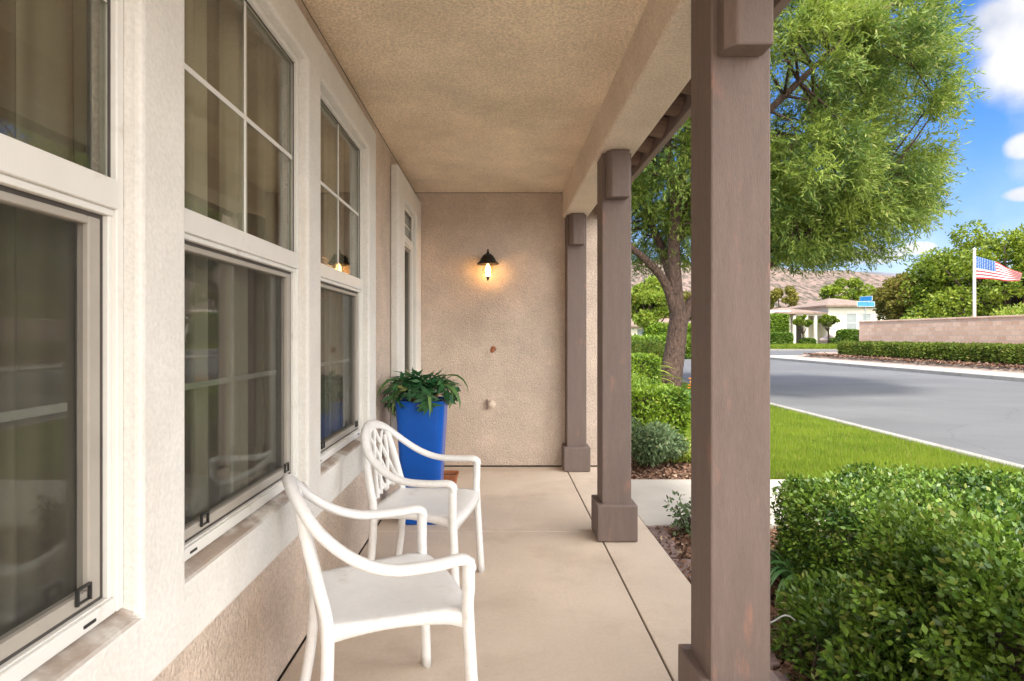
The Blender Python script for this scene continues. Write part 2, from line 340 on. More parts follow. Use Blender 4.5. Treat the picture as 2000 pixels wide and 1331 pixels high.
def hedge(name, x0,x1,y0,y1,z0,z1, n, length, width, m, label, cat='hedge', group=None, rough=.05, edge=.12, seed=1, depth=.09, twigs=0):
    root=thing(name,((x0+x1)/2,(y0+y1)/2,z0),label,cat,group)
    c=np.array([(x0+x1)/2,(y0+y1)/2,z0]); h=np.array([(x1-x0)/2,(y1-y0)/2,(z1-z0)])
    A=np.array([h[1]*2*h[2],h[1]*2*h[2],h[0]*2*h[2],h[0]*2*h[2],4*h[0]*h[1]])
    side=RNG.choice(5,n,p=A/A.sum()); u=RNG.uniform(-1,1,n); v=RNG.uniform(0,1,n); P=np.zeros((n,3)); N=np.zeros((n,3))
    for s in range(5):
        k=side==s
        if s==0: P[k]=np.stack([np.full(k.sum(),-h[0]),u[k]*h[1],v[k]*h[2]],1); N[k]=(-1,0,0)
        if s==1: P[k]=np.stack([np.full(k.sum(),h[0]),u[k]*h[1],v[k]*h[2]],1); N[k]=(1,0,0)
        if s==2: P[k]=np.stack([u[k]*h[0],np.full(k.sum(),-h[1]),v[k]*h[2]],1); N[k]=(0,-1,0)
        if s==3: P[k]=np.stack([u[k]*h[0],np.full(k.sum(),h[1]),v[k]*h[2]],1); N[k]=(0,1,0)
        if s==4: P[k]=np.stack([u[k]*h[0],(v[k]*2-1)*h[1],np.full(k.sum(),h[2])],1); N[k]=(0,0,1)
    def shape(P):
        # rounded corners then lumps
        r=edge; q=np.array([max(h[0]-r,.01),max(h[1]-r,.01),max(h[2]-r,.01)])
        core=np.clip(P,np.array([-q[0],-q[1],0]),q); dv=P-core; L=np.linalg.norm(dv,axis=1,keepdims=True)
        nn=np.where(L>1e-6,dv/np.maximum(L,1e-6),0); P2=core+nn*np.minimum(L,r)
        return P2,nn
    P,nn=shape(P); N=unit(N*.4+nn)
    W=P+c
    P=P+N*(rough*lump(W,7,seed)+rough*.8*lump(W,24,seed+1))[:,None]-N*(RNG.uniform(0,1,n)**1.5*depth)[:,None]+N*(RNG.exponential(.25,n)*rough*.5)[:,None]
    P[:,2]=np.maximum(P[:,2],.01)
    Nn=unit(N+RNG.normal(size=(n,3))*.65); Ld=unit(N*.8+rvec(n)+np.array([0,0,.25])); s=RNG.uniform(.65,1.3,n)
    V,Fq=leaves(P,Nn,Ld,length*s,width*s,.12)
    npmesh('foliage',V,Fq,m,root)
    # woody inside
    g=MB(); ins=depth+rough*.8
    g.box(-h[0]+ins,h[0]-ins,-h[1]+ins,h[1]-ins,.0,h[2]-ins)
    g.build('branches',M['barkdark'],root,bevel=edge*.7)
    if twigs:
        t=MB(); t.box(-h[0]*.9,h[0]*.9,-h[1]*.9,h[1]*.9,-.02,.004)
        for i in range(twigs):
            a=RNG.uniform(0,2*PI); x=RNG.uniform(-h[0],h[0])*.96; y=RNG.uniform(-h[1],h[1])*.96
            if RNG.random()<.5: x=-h[0]*RNG.uniform(.85,1.0)
            p=Vector((x*.85,y*.85,0)); q=Vector((x,y,h[2]*RNG.uniform(.3,.8)))
            t.tube([p,(p+q)/2+Vector((RNG.normal()*.02,RNG.normal()*.02,0)),q],[.005,.004,.002],4)
        t.build('stems',M['barkdark'],root,fix=False)
    return root

# ================================================================== HOUSE (the porch we stand on)
house=thing('house',(-.84,5.65,0),'tan stucco house with the covered front porch, brown posts and white trimmed windows','house')
def hp(mb,name,m,bevel=0,smooth=False,parent=None,label=None,seg=2):
    if parent is None: o=mb.build(name,m,house,bevel,smooth,True,seg)
    else: o=mb.build(name,m,parent,bevel,smooth,False,seg)
    if label: o['label']=label
    return o
WX=-.84; TX=-.775
OPEN=[(.33,1.221),(1.40,2.293),(2.464,3.37)]; OZ=(.73,2.44)
SO=(4.66,5.33)         # the narrow window at the far end
def panel(mb,xb,xf,y0,y1,z0,z1,holes,slope=0.):
    ys=sorted({y0,y1,*[h[0] for h in holes],*[h[1] for h in holes]}); zs=sorted({z0,z1,*[h[2] for h in holes],*[h[3] for h in holes]})
    def solid(i,j):
        if i<0 or j<0 or i>=len(ys)-1 or j>=len(zs)-1: return False
        cy=(ys[i]+ys[i+1])/2; cz=(zs[j]+zs[j+1])/2
        return not any(h[0]<cy<h[1] and h[2]<cz<h[3] for h in holes)
    idx={}; vs=[]
    def V(i,j,f):
        k=(i,j,f)
        if k not in idx:
            z=zs[j]
            if f and any(abs(z-h[2])<1e-6 and h[0]-1e-6<=ys[i]<=h[1]+1e-6 for h in holes): z-=slope
            idx[k]=len(vs); vs.append((xf if f else xb,ys[i],z))
        return idx[k]
    fs=[]
    for i in range(len(ys)-1):
        for j in range(len(zs)-1):
            if not solid(i,j): continue
            fs.append((V(i,j,1),V(i+1,j,1),V(i+1,j+1,1),V(i,j+1,1)))
            fs.append((V(i,j,0),V(i,j+1,0),V(i+1,j+1,0),V(i+1,j,0)))
            if not solid(i-1,j): fs.append((V(i,j,0),V(i,j,1),V(i,j+1,1),V(i,j+1,0)))
            if not solid(i+1,j): fs.append((V(i+1,j,1),V(i+1,j,0),V(i+1,j+1,0),V(i+1,j+1,1)))
            if not solid(i,j-1): fs.append((V(i,j,0),V(i+1,j,0),V(i+1,j,1),V(i,j,1)))
            if not solid(i,j+1): fs.append((V(i,j+1,1),V(i+1,j+1,1),V(i+1,j+1,0),V(i,j+1,0)))
    mb.add(vs,fs)
holes=[(a,b,OZ[0],OZ[1]) for a,b in OPEN]
hs=[(SO[0],SO[1],.80,2.44)]
w=MB(); panel(w,WX-.035,WX,-1,5.65,.012,2.745,[(a+.01,b-.01,c+.01,d-.01) for a,b,c,d in holes+hs])
hp(w,'wall',M['stucco'])
w=MB(); w.box(WX-.12,WX-.012,-1,5.64,-.08,.010); hp(w,'foundation',M['joint'])
# the end wall and the wing behind it
w=MB(); w.box(WX+.002,1.10,5.65,5.85,.014,2.745); hp(w,'end_wall',M['stucco'])
w=MB(); w.box(WX+.002,1.08,5.665,5.8,-.08,.012); hp(w,'foundation',M['joint'])
w=MB(); w.box(-6,1.0,5.852,13,0,2.6); hp(w,'wing_wall',M['stucco'])
w=MB(); w.box(-6,-5.9,-1,5.85,0,2.74); hp(w,'rear_wall',M['stucco'])
# ceiling, beam
w=MB(); w.box(WX+.001,.655,-.9,5.649,2.75,2.82); hp(w,'porch_ceiling',M['stucco_ceiling'])
w=MB(); w.box(.64,.885,-.9,5.648,2.49,2.82); hp(w,'beam',M['beam_stucco'],bevel=.018,seg=3)
# fascia, eave tiles, roof
w=MB(); w.box(.995,1.035,-.9,5.9,2.50,2.66); hp(w,'fascia',M['fascia'],bevel=.004)
w=MB()
for k in range(22):
    yc=-.8+k*.3; n=10
    for s,(ya,zb,rr) in enumerate([(yc,2.60,.085)]):
        ring0=[]; ring1=[]
        jag=random.uniform(-.012,.012)
        for q in range(n+1):
            a=PI*q/n; ring0.append((.889,ya+rr*1.3*math.cos(a)+jag,zb-.045*math.sin(a)+jag)); ring1.append((.990,ya+rr*1.3*math.cos(a),zb-.075*math.sin(a)+jag))
        w.prism(ring0,ring1)
w.box(.888,.993,-.9,5.64,2.606,2.64)
hp(w,'eave_tiles',M['tile'])
w=MB(); w.add([(1.12,-1.1,2.70),(1.12,13,2.70),(-3.2,13,4.1),(-3.2,-1.1,4.1),(1.12,-1.1,2.83),(1.12,13,2.83),(-3.2,13,4.23),(-3.2,-1.1,4.23)],[(0,3,2,1),(4,5,6,7),(0,1,5,4),(1,2,6,5),(2,3,7,6),(3,0,4,7)])
w.add([(-3.2,-1.1,4.1),(-3.2,13,4.1),(-7,13,2.9),(-7,-1.1,2.9),(-3.2,-1.1,4.23),(-3.2,13,4.23),(-7,13,3.03),(-7,-1.1,3.03)],[(0,3,2,1),(4,5,6,7),(0,1,5,4),(1,2,6,5),(2,3,7,6),(3,0,4,7)])
hp(w,'roof',M['tile'])
# window surround
t=MB(); panel(t,WX+.001,TX,.15,3.567,.537,2.60,holes,slope=.02); hp(t,'window_surround',M['trimsill'],bevel=.014,seg=3)
t=MB(); panel(t,WX+.001,TX,4.35,5.64,.537,2.645,hs,slope=.02); hp(t,'window_surround',M['trimsill'],bevel=.014,seg=3)
# room behind
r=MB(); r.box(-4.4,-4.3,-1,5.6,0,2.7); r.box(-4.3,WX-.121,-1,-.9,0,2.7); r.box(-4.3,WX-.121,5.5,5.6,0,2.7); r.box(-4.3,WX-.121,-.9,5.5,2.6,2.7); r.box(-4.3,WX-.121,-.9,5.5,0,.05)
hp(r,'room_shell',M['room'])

def window_unit(y0,y1,z0,z1,rail=1.618,narrow=False,label=None):
    fr=MB(); xo=-.850; xi=-.812; t=.022
    fr.box(xo,xi,y0,y0+t,z0,z1); fr.box(xo,xi,y1-t,y1,z0,z1); fr.box(xo,xi,y0+t,y1-t,z1-t,z1); fr.box(xo,xi-.002,y0+t,y1-t,z0,z0+.032)
    W=hp(fr,'window',M['vinyl'],bevel=.003,label=label)
    def sub(mb,name,m,bevel=0): return mb.build(name,m,W,bevel)
    m=MB(); m.box(xo,xi+.004,y0+t,y1-t,rail-.031,rail+.031); m.box(xo,xi-.006,y0+t,y1-t,rail-.046,rail-.031); sub(m,'meeting_rail',M['vinyl'],.003)
    # thin white inner stops with a second step
    m=MB(); a=y0+t; b=y1-t
    m.box(xo,xi-.010,a,a+.012,z0+.032,rail-.046); m.box(xo,xi-.010,b-.012,b,z0+.032,rail-.046); m.box(xo,xi-.0101,a+.012,b-.012,z0+.032,z0+.036); sub(m,'stop',M['vinyl'],.002)
    # dark track and beige screen frame of the lower sash
    a+=.012; b-=.012; lo=z0+.032; hi=rail-.046
    m=MB(); m.box(xo-.012,xi-.022,a,a+.012,lo,hi); m.box(xo-.012,xi-.022,b-.012,b,lo,hi); m.box(xo-.012,xi-.022,a+.012,b-.012,hi-.01,hi); m.box(xo-.012,xi-.022,a+.012,b-.012,lo,lo+.012); sub(m,'track',M['dark_track'])
    a+=.012; b-=.012; lo+=.012; hi-=.01; q=.034
    m=MB(); m.box(xo-.006,xi-.018,a,a+q*.7,lo,hi); m.box(xo-.006,xi-.018,b-q,b,lo,hi); m.box(xo-.006,xi-.018,a+q*.7,b-q,hi-.016,hi); m.box(xo-.006,xi-.018,a+q*.7,b-q,lo,lo+q*.85); sub(m,'screen_frame',M['screen_frame'],.003)
    a2=a+q*.7; b2=b-q; lo2=lo+q*.85; hi2=hi-.016
    m=MB(); m.box(xo-.008,xo-.004,a2,b2,lo2,hi2); sub(m,'lower_pane',M['glass'])
    ym=(y0+y1)/2; zm=(lo2+hi2)/2
    m=MB(); m.box(xi-.030,xi-.0295,a2-.002,b2+.002,lo2-.002,hi2+.002); sub(m,'insect_screen',M['insect'])
    m=MB(); m.box(xo-.030,xo-.022,ym-.008,ym+.008,lo2,hi2); m.box(xo-.030,xo-.022,a2,ym-.008,zm-.009,zm+.009); m.box(xo-.030,xo-.022,ym+.008,b2,zm-.009,zm+.009); sub(m,'muntins',M['vinyl'],.002)
    # upper
    m=MB(); m.box(xo+.012,xo+.016,y0+t,y1-t,rail+.031,z1-t); sub(m,'upper_pane',M['glass'])
    zu=(rail+.031+z1-t)/2
    m=MB(); 
    if not narrow: m.box(xo+.0165,xo+.0205,ym-.007,ym+.007,rail+.031,z1-t)
    m.box(xo+.0165,xo+.0205,y0+t,ym-.007 if not narrow else y1-t,zu-.008,zu+.008)
    if not narrow: m.box(xo+.0165,xo+.0205,ym+.007,y1-t,zu-.008,zu+.008)
    sub(m,'muntins',M['vinyl'],.002)
    # dark reveal line round the upper pane
    m=MB(); m.box(xo+.0215,xo+.0245,y1-t-.006,y1-t,rail+.031,z1-t); m.box(xo+.0215,xo+.0245,y0+t,y1-t-.006,z1-t-.005,z1-t); sub(m,'gasket',M['dark_track'])
    if not narrow:
        for yy in (y0+.16,y1-.12):
            m=MB(); x=xi-.016; z=lo+.013
            m.box(x,x+.007,yy,yy+.004,z,z+.034); m.box(x,x+.007,yy+.034,yy+.038,z,z+.034); m.box(x,x+.007,yy+.004,yy+.034,z+.030,z+.034); m.box(x,x+.004,yy+.004,yy+.034,z,z+.004)
            sub(m,'pull_tab',M['black'])
        for yy in (y0+.10,y1-.10):
            m=MB(); m.box(xi-.003,xi+.0005,yy-.016,yy+.016,z0+.012,z0+.018); sub(m,'weep_slot',M['black'])
    return W
wl=['nearest porch window, cut off by the left edge of the photo','middle porch window of the three','far porch window of the three, behind the rear chair']
for (a,b),l in zip(OPEN,wl): window_unit(a+.001,b-.001,OZ[0]+.001,OZ[1]-.001,label=l)
window_unit(SO[0]+.001,SO[1]-.001,.801,2.439,rail=2.155,narrow=True,label='narrow tall window in the corner behind the blue planter')

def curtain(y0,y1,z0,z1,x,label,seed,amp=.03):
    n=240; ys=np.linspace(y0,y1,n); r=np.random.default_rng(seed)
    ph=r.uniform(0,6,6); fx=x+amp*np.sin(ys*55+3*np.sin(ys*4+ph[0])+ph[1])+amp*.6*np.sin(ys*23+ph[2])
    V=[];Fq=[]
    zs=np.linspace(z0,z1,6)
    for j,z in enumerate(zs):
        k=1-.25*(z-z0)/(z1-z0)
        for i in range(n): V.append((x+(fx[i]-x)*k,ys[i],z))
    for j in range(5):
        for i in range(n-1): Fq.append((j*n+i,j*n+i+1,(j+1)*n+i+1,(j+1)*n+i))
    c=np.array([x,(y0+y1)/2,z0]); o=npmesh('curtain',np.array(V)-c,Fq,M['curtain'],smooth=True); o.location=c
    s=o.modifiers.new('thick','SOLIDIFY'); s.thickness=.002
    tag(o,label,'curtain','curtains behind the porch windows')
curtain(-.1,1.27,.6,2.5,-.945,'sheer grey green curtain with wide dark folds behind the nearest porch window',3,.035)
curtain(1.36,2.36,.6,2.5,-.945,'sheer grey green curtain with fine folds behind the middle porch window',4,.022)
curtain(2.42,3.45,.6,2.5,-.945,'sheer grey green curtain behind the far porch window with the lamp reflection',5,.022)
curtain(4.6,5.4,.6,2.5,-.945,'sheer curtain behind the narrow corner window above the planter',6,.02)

# posts
def post(y,label):
    x0,x1=.664,.852; y1=y+.188
    p=MB(); p.box(x0,x1,y,y1,.05,2.489); P=hp(p,'porch_post',M['post'],bevel=.006,label=label)
    b=MB(); b.box(x0-.034,x1+.034,y-.034,min(y1+.034,5.648),.004,.236); b.build('post_base',M['post'],P,bevel=.007)
    if y<5: 
        pass
    c=MB(); xa=x0+.020; xb=x1-.028
    prof=[(xa+.03,y-.078),(xb,y-.078),(xb,y-.001),(xa,y-.001),(xa,y-.05)]
    c.prism([(a,b_,2.19) for a,b_ in prof],[(a,b_,2.488) for a,b_ in prof])
    c.build('post_capital',M['post'],P,bevel=.006)
post(1.762,'nearest brown porch post'); post(3.615,'middle brown porch post'); post(5.462,'far brown porch post against the end wall')

# ================================================================== SETTING
def struct(mb,name,m,bevel=0,smooth=False,fix=True):
    o=mb.build(name,m,None,bevel,smooth,fix=fix); o['kind']='structure'; return o
fl=MB()
ysl=[-3,-.005,1.895,3.788,5.648]
for i in range(4):
    fl.box(WX+.001,.663,ysl[i]+(.004 if i else 0),ysl[i+1]-.002,-.08,0); fl.box(.672,1.02,ysl[i]+(.004 if i else 0),ysl[i+1]-.002,-.08,0)
struct(fl,'porch_floor',M['concrete'],bevel=.004)
j=MB(); j.box(WX+.001,1.015,-3,5.645,-.10,-.012); struct(j,'slab_joint',M['joint'])
g=MB(); g.add([(-3000,-3000,-.16),(3000,-3000,-.16),(3000,3000,-.16),(-3000,3000,-.16)],[(0,1,2,3)]); struct(g,'ground',M['earth'])
g=MB(); g.box(1.021,5.19,-4,3.94,-.15,-.045); g.box(1.105,2.42,5.20,9.6,-.15,-.045); struct(g,'mulch_bed',M['mulch'])
wk=MB(); wk.box(1.028,3.2,3.95,5.19,-.15,-.008); wk.box(3.206,5.19,3.95,5.19,-.15,-.008); struct(wk,'path',M['walk'],bevel=.006)
def smoothsheet(name,x0,x1,y0,y1,z,m,n=2): 
    g=MB(); g.box(x0,x1,y0,y1,-.155,z); return struct(g,name,m)
smoothsheet('lawn',2.422,5.19,5.195,34,-.035,M['lawnbase'])
smoothsheet('lawn',-12,2.42,9.605,34,-.036,M['lawnbase'])
k=MB(); k.box(5.2,5.33,-30,36,-.155,.005); k.box(5.332,5.55,-30,36,-.155,-.098); struct(k,'kerb',M['kerb'],bevel=.02)
rd=MB(); rd.box(5.552,15.85,-40,36,-.158,-.10); rd.box(5.552,90,36.001,52,-.158,-.101); struct(rd,'road',M['asphalt'])
k=MB(); k.box(15.85,16.0,-40,33.5,-.155,.03); struct(k,'kerb',M['kerb'],bevel=.02)
s=MB(); s.box(16.002,17.6,-40,36,-.15,.026); s.box(17.6,30,33.9,36,-.15,.028); struct(s,'pavement',M['walk'])
# bank beyond the pavement (gently rising)
bk=MB(); bk.add([(17.602,-40,.02),(19,-40,.33),(60,-40,.4),(17.602,33.8,.02),(19,33.3,.33),(60,33.3,.4),(60,33.85,.0)],[(0,1,4,3),(1,2,5,4),(3,4,5,6)]); struct(bk,'bank',M['gravel'],fix=False)
# far side of the cross street
k=MB(); k.box(5.5,90,52.001,52.2,-.155,.03); struct(k,'kerb',M['kerb'])
lw=MB(); lw.add([(-40,52.2,.03),(90,52.2,.03),(90,58,.40),(-40,58,.40),(-40,140,.45),(90,140,.45)],[(0,1,2,3),(3,2,5,4)]); struct(lw,'lawn',M['lawnbase'],fix=False)
dv=MB(); dv.add([(29.6,36,.035),(31.2,36,.035),(32.0,33.5,.035),(29.0,33.5,.035)],[(0,1,2,3)]); struct(dv,'path',M['walk'],fix=False)
dv=MB(); dv.add([(31.8,52.25,.05),(34.4,52.25,.05),(34.5,58,.415),(33.0,58,.415)],[(0,1,2,3)]); struct(dv,'path',M['walk'],fix=False)

# hills
def hills(name,x0,x1,y0,y1,nx,ny,hfun,m):
    xs=np.linspace(x0,x1,nx); ys=np.linspace(y0,y1,ny); X,Y=np.meshgrid(xs,ys); Z=hfun(X,Y)
    V=np.stack([X,Y,Z],-1).reshape(-1,3); I=np.arange(nx*ny).reshape(ny,nx)
    Fq=np.stack([I[:-1,:-1],I[:-1,1:],I[1:,1:],I[1:,:-1]],-1).reshape(-1,4)
    o=npmesh(name,V,Fq,m,smooth=False); o['kind']='structure'; return o
def fbm(X,Y,s,seed,oct=5):
    r=np.random.default_rng(seed); out=0; a=1
    for k in range(oct):
        for q in range(3):
            w=r.normal(size=2)*s; out=out+a*np.sin(X*w[0]+Y*w[1]+r.uniform(0,6.28))/2
        a*=.5; s*=2.1
    return out
def hillmat(name,rock,brush,sc,dist=2.):
    m=bpy.data.materials.new(name); m.use_nodes=True; nt=m.node_tree; n=nt.nodes; L=nt.links
    bs=n['Principled BSDF']; bs.inputs['Roughness'].default_value=.95; tc=n.new('ShaderNodeTexCoord'); mp=n.new('ShaderNodeMapping'); mp.inputs['Scale'].default_value=(1,.22,1); L.new(tc.outputs['Object'],mp.inputs[0])
    nz=n.new('ShaderNodeTexNoise'); nz.inputs['Scale'].default_value=sc; nz.inputs['Detail'].default_value=8; nz.inputs['Roughness'].default_value=.7; L.new(mp.outputs[0],nz.inputs['Vector'])
    rp=n.new('ShaderNodeValToRGB'); e=rp.color_ramp.elements; e[0].position=.42; e[0].color=(*brush,1); e[1].position=.56; e[1].color=(*rock,1)
    L.new(nz.outputs['Fac'],rp.inputs[0]); L.new(rp.outputs[0],bs.inputs['Base Color'])
    bp=n.new('ShaderNodeBump'); bp.inputs['Strength'].default_value=.8; bp.inputs['Distance'].default_value=dist; L.new(nz.outputs['Fac'],bp.inputs['Height']); L.new(bp.outputs[0],bs.inputs['Normal'])
    return m
def h1(X,Y):
    t=np.clip((Y-170)/160,0,1)**1.3; az=X/Y
    ridge=np.interp(az,[-.3,.1,.24,.34,.48,.56,.62,.72,.9,1.3],[32,42,47,46,43,40,39.5,37,27,18])
    return -1+t*ridge*(1+0*X)+fbm(X,Y,.035,5)*1.6*t-np.clip((Y-330)/120,0,1)*12
def h2(X,Y):
    t=np.clip((Y-500)/300,0,1); az=X/Y
    return -2+t*(92+fbm(X,Y,.01,9)*5)
hills('hill',-150,420,170,420,260,110,h1,hillmat('rocky_hill',(.25,.175,.145),(.055,.05,.03),.4,2.5))
hills('mountain',-300,1100,500,860,200,60,h2,hillmat('far_mountain',(.17,.16,.19),(.10,.11,.125),.03,4))  # bluish haze of distance is painted into the rock and brush colours

# ================================================================== GRASS, MULCH CHIPS
def blades(name,n,xf,yf,z,h,wd,m,label=None):
    x=xf(n); y=yf(n); P=np.stack([x,y,np.full(n,z)],1)
    a=RNG.uniform(0,2*PI,n); S=np.stack([np.cos(a),np.sin(a),np.zeros(n)],1); hh=RNG.uniform(.5,1.2,n)[:,None]*h
    T=P+np.array([0,0,1])*hh+rvec(n)*hh*.45
    V=np.stack([P-S*wd/2,P+S*wd/2,T],1).reshape(-1,3); Fq=np.arange(3*n).reshape(-1,3)
    o=npmesh(name,V,Fq,m); o['kind']='stuff'
    if label: tag(o,label,'grass')
    return o
def yf_near(n): return 5.22+ (RNG.uniform(0,1,n)**1.6)*15
blades('grass',190000,lambda n:RNG.uniform(2.35,5.18,n),yf_near,-.036,.055,.007,M['grass'],'short bright green lawn grass between the path and the kerb')
blades('grass',60000,lambda n:RNG.uniform(22,42,n),lambda n:RNG.uniform(52.3,57.5,n),.03,.35,.06,M['grass'],'green verge grass in front of the white house across the street')
def chips(n,x0,x1,y0,y1,z,s,name,label):
    P=np.stack([RNG.uniform(x0,x1,n),RNG.uniform(y0,y1,n),z+RNG.uniform(0,.018,n)],1)
    N=unit(np.array([0,0,1.])+RNG.normal(size=(n,3))*.35); L=unit(np.cross(N,rvec(n))); k=RNG.uniform(.5,1.3,n)
    V,Fq=leaves(P,N,L,s*k,s*.5*k); o=npmesh(name,V,Fq,M['chip']); tag(o,label,'mulch',kind='stuff')
chips(26000,1.03,2.3,.9,3.94,-.043,.045,'bark_mulch','brown bark mulch between the porch edge and the large boxwood hedge')
chips(12000,1.11,2.7,5.21,7.5,-.043,.05,'bark_mulch','brown leaf litter and mulch beyond the garden path')
chips(9000,17.8,18.9,17,33,.22,.12,'bark_mulch','pale gravelly mulch below the roadside hedge')
# flagstone edging along the slab
y=.6; i=0
while y<3.85:
    L_=random.uniform(.16,.28); wv=random.uniform(.09,.13); x0=1.032
    e=MB(); pts=[(x0+random.uniform(0,.01),y+.006),(x0+wv+random.uniform(-.03,.01),y+random.uniform(.0,.03)),(x0+wv+random.uniform(-.02,.02),y+L_-.02),(x0+random.uniform(0,.02),y+L_-.008)]
    zt=-.018+random.uniform(-.006,.008); c=Vector((x0+wv/2,y+L_/2,-.05))
    e.prism([(a-c.x,b-c.y,-.02) for a,b in pts],[(a-c.x,b-c.y,zt-c.z) for a,b in pts])
    o=e.build('edging_stone',M['stone'],None,bevel=.006); o.location=c
    tag(o,'mauve brown flagstone set in the row along the porch slab edge','edging stone','edging stones along the porch slab'); y+=L_; i+=1

# ================================================================== CHAIRS
def oval(mb,P,r,ry,n=10,up=(0,0,1)): mb.tube(P,r,n,ry,up)
def make_chair(label):
    t=thing('armchair',(0,0,0),label,'chair','white resin armchairs on the porch')
    A=.272
    half=[(.268,-A,.600),(.262,-A,.620),(.235,-A,.632),(.15,-A-.004,.628),(.04,-A-.004,.632),(-.04,-A+.002,.655),(-.11,-.252,.695),(-.175,-.215,.752),(-.215,-.155,.805),(-.236,-.08,.838),(-.243,0,.850)]
    path=half+[(x,-y,z) for x,y,z in reversed(half[:-1])]
    P=catmull(path,5)
    m=MB(); n=len(P)
    rr=[.025+.004*math.cos(PI*i/(n-1)*2)**2 for i in range(n)]
    oval(m,P,rr,[.0165]*n,12,(0,0,1)); m.build('arm_and_top_rail',M['plastic'],t,smooth=True)
    for sy in (-1,1):
        m=MB(); P=catmull([(.262,sy*A,.628),(.262,sy*(A-.001),.54),(.262,sy*(A-.006),.44),(.285,sy*(A+.012),.0)],6)
        k=len(P); m.tube(P,[.025+.003*math.sin(PI*i/k) for i in range(k)],10,[.019]*k,(1,0,0)); m.build('leg',M['plastic'],t,smooth=True)
        m=MB(); P=catmull([(-.222,sy*.135,.812),(-.200,sy*.178,.70),(-.170,sy*.198,.57),(-.150,sy*.208,.455),(-.160,sy*.220,.22),(-.195,sy*.238,.0)],6)
        k=len(P); m.tube(P,[.018+.007*i/k for i in range(k)],10,[.019]*k,(1,0,0)); m.build('leg',M['plastic'],t,smooth=True)
    # lattice back
    def bp(u,v):   # u -1..1 across, v 0..1 up
        z=.515+v*(.845-.515-.11*abs(u)**2.2); x=-.165-.072*v+.03*u*u*(1-v*.2); return (x,u*(.205-.055*v),z)
    m=MB()
    for u0,u1 in ((-.78,.05),(.78,-.05),(-.42,.62),(.42,-.62),(-.05,-.78),(.05,.78)):
        P=[bp(u0+(u1-u0)*(s/10)+.09*math.sin(PI*s/10)*(1 if u0<0 else -1)*-1,s/10) for s in range(11)]
        m.tube(P,[.0115]*11,8,[.0065]*11,(0,0,1) if False else (0,1,0))
    m.build('back_lattice',M['plastic'],t,smooth=True)
    m=MB(); P=catmull([(-.156,-.20,.505),(-.172,-.1,.527),(-.178,0,.533),(-.172,.1,.527),(-.156,.20,.505)],5); m.tube(P,.013,8,.011); m.build('lower_back_rail',M['plastic'],t,smooth=True)
    # seat: dished sheet with a turned-down apron
    nu,nv=20,20; V=[];Fq=[]
    def outline(a,b):   # a 0 back..1 front, b -1..1
        x=-.165+a*.435+.028*a*(1-b*b); hw=.205+.058*a; return x,b*hw
    for i in range(nu+1):
        for j_ in range(nv+1):
            a=i/nu; b=-1+2*j_/nv; x,yy=outline(a,b)
            z=.474-.016*(1-b*b)*math.sin(PI*min(1,a*1.05))-.012*max(0,a-.85)/.15-.004*max(0,abs(b)-.85)/.15
            V.append((x,yy,z))
    N1=nv+1
    for i in range(nu):
        for j_ in range(nv): Fq.append((i*N1+j_,i*N1+j_+1,(i+1)*N1+j_+1,(i+1)*N1+j_))
    m=MB(); m.add(V,Fq)
    rim=[(0,j_) for j_ in range(nv+1)]+[(i,nv) for i in range(1,nu+1)]+[(nu,j_) for j_ in range(nv-1,-1,-1)]+[(i,0) for i in range(nu-1,0,-1)]
    nr=len(rim); base=len(m.v)
    for (i,j_) in rim:
        x,yy,z=V[i*N1+j_]; a=i/nu; b=-1+2*j_/nv
        s_=(4*a*(1-a)) if abs(b)>.99 else (1-b*b); d=.052-.026*s_
        m.v.append((x*1.015,yy*1.015,z-.008)); 
    for (i,j_) in rim:
        x,yy,z=V[i*N1+j_]; a=i/nu; b=-1+2*j_/nv
        s_=(4*a*(1-a)) if abs(b)>.99 else (1-b*b); d=.052-.026*s_
        m.v.append((x*1.02,yy*1.02,z-d))
    for q in range(nr):
        i,j_=rim[q]; i2,j2=rim[(q+1)%nr]
        m.f.append((i*N1+j_,i2*N1+j2,base+(q+1)%nr,base+q)); m.f.append((base+q,base+(q+1)%nr,base+nr+(q+1)%nr,base+nr+q))
    o=m.build('seat',M['plastic'],t,smooth=True); sd=o.modifiers.new('thick','SOLIDIFY'); sd.thickness=.007; sd.offset=-1
    return t
chA=make_chair('nearest white resin armchair, in front of the middle window, angled away from the camera')
chA.location=(-.440,1.885,0); chA.rotation_euler=(0,0,R(23))
def copy_tree(o,parent=None):
    c=o.copy(); COL.objects.link(c); c.parent=parent
    for ch in list(o.children): copy_tree(ch,c)
    return c
chB=copy_tree(chA); chB['label']='rear white resin armchair, standing in front of the tall blue planter'
chB.location=(-.425,2.915,0); chB.rotation_euler=(0,0,R(-9.6))

# ================================================================== PLANTER, PLANT, SMALL POT
pl=thing('planter',(-.545,4.04,0),'tall square tapered planter glazed cobalt blue, by the corner window','planter')
m=MB(); m.lathe([(.120,0),(.130,.012),(.132,.05),(.130,.07),(.142,.30),(.158,.60),(.172,.83),(.176,.855),(.172,.862),(.156,.862),(.152,.855),(.148,.80),(.10,.78)],64,sq=9); m.build('body',M['blue'],pl,smooth=False,bevel=0)
for p in bpy.data.objects[pl.children[0].name].data.polygons: p.use_smooth=False
m=MB(); m.lathe([(.14,.79),(.14,.806)],40,sq=9); m.build('soil',M['soil'],pl)
fp=thing('potted_plant',(-.545,4.04,.807),'dark green arching leafy plant growing in the tall blue planter','plant')
m=MB(); m.lathe([(.085,.0),(.10,.06),(.112,.065),(.112,.085),(.10,.085),(.095,.06)],28); m.build('inner_pot',M['terra'],fp,smooth=False)
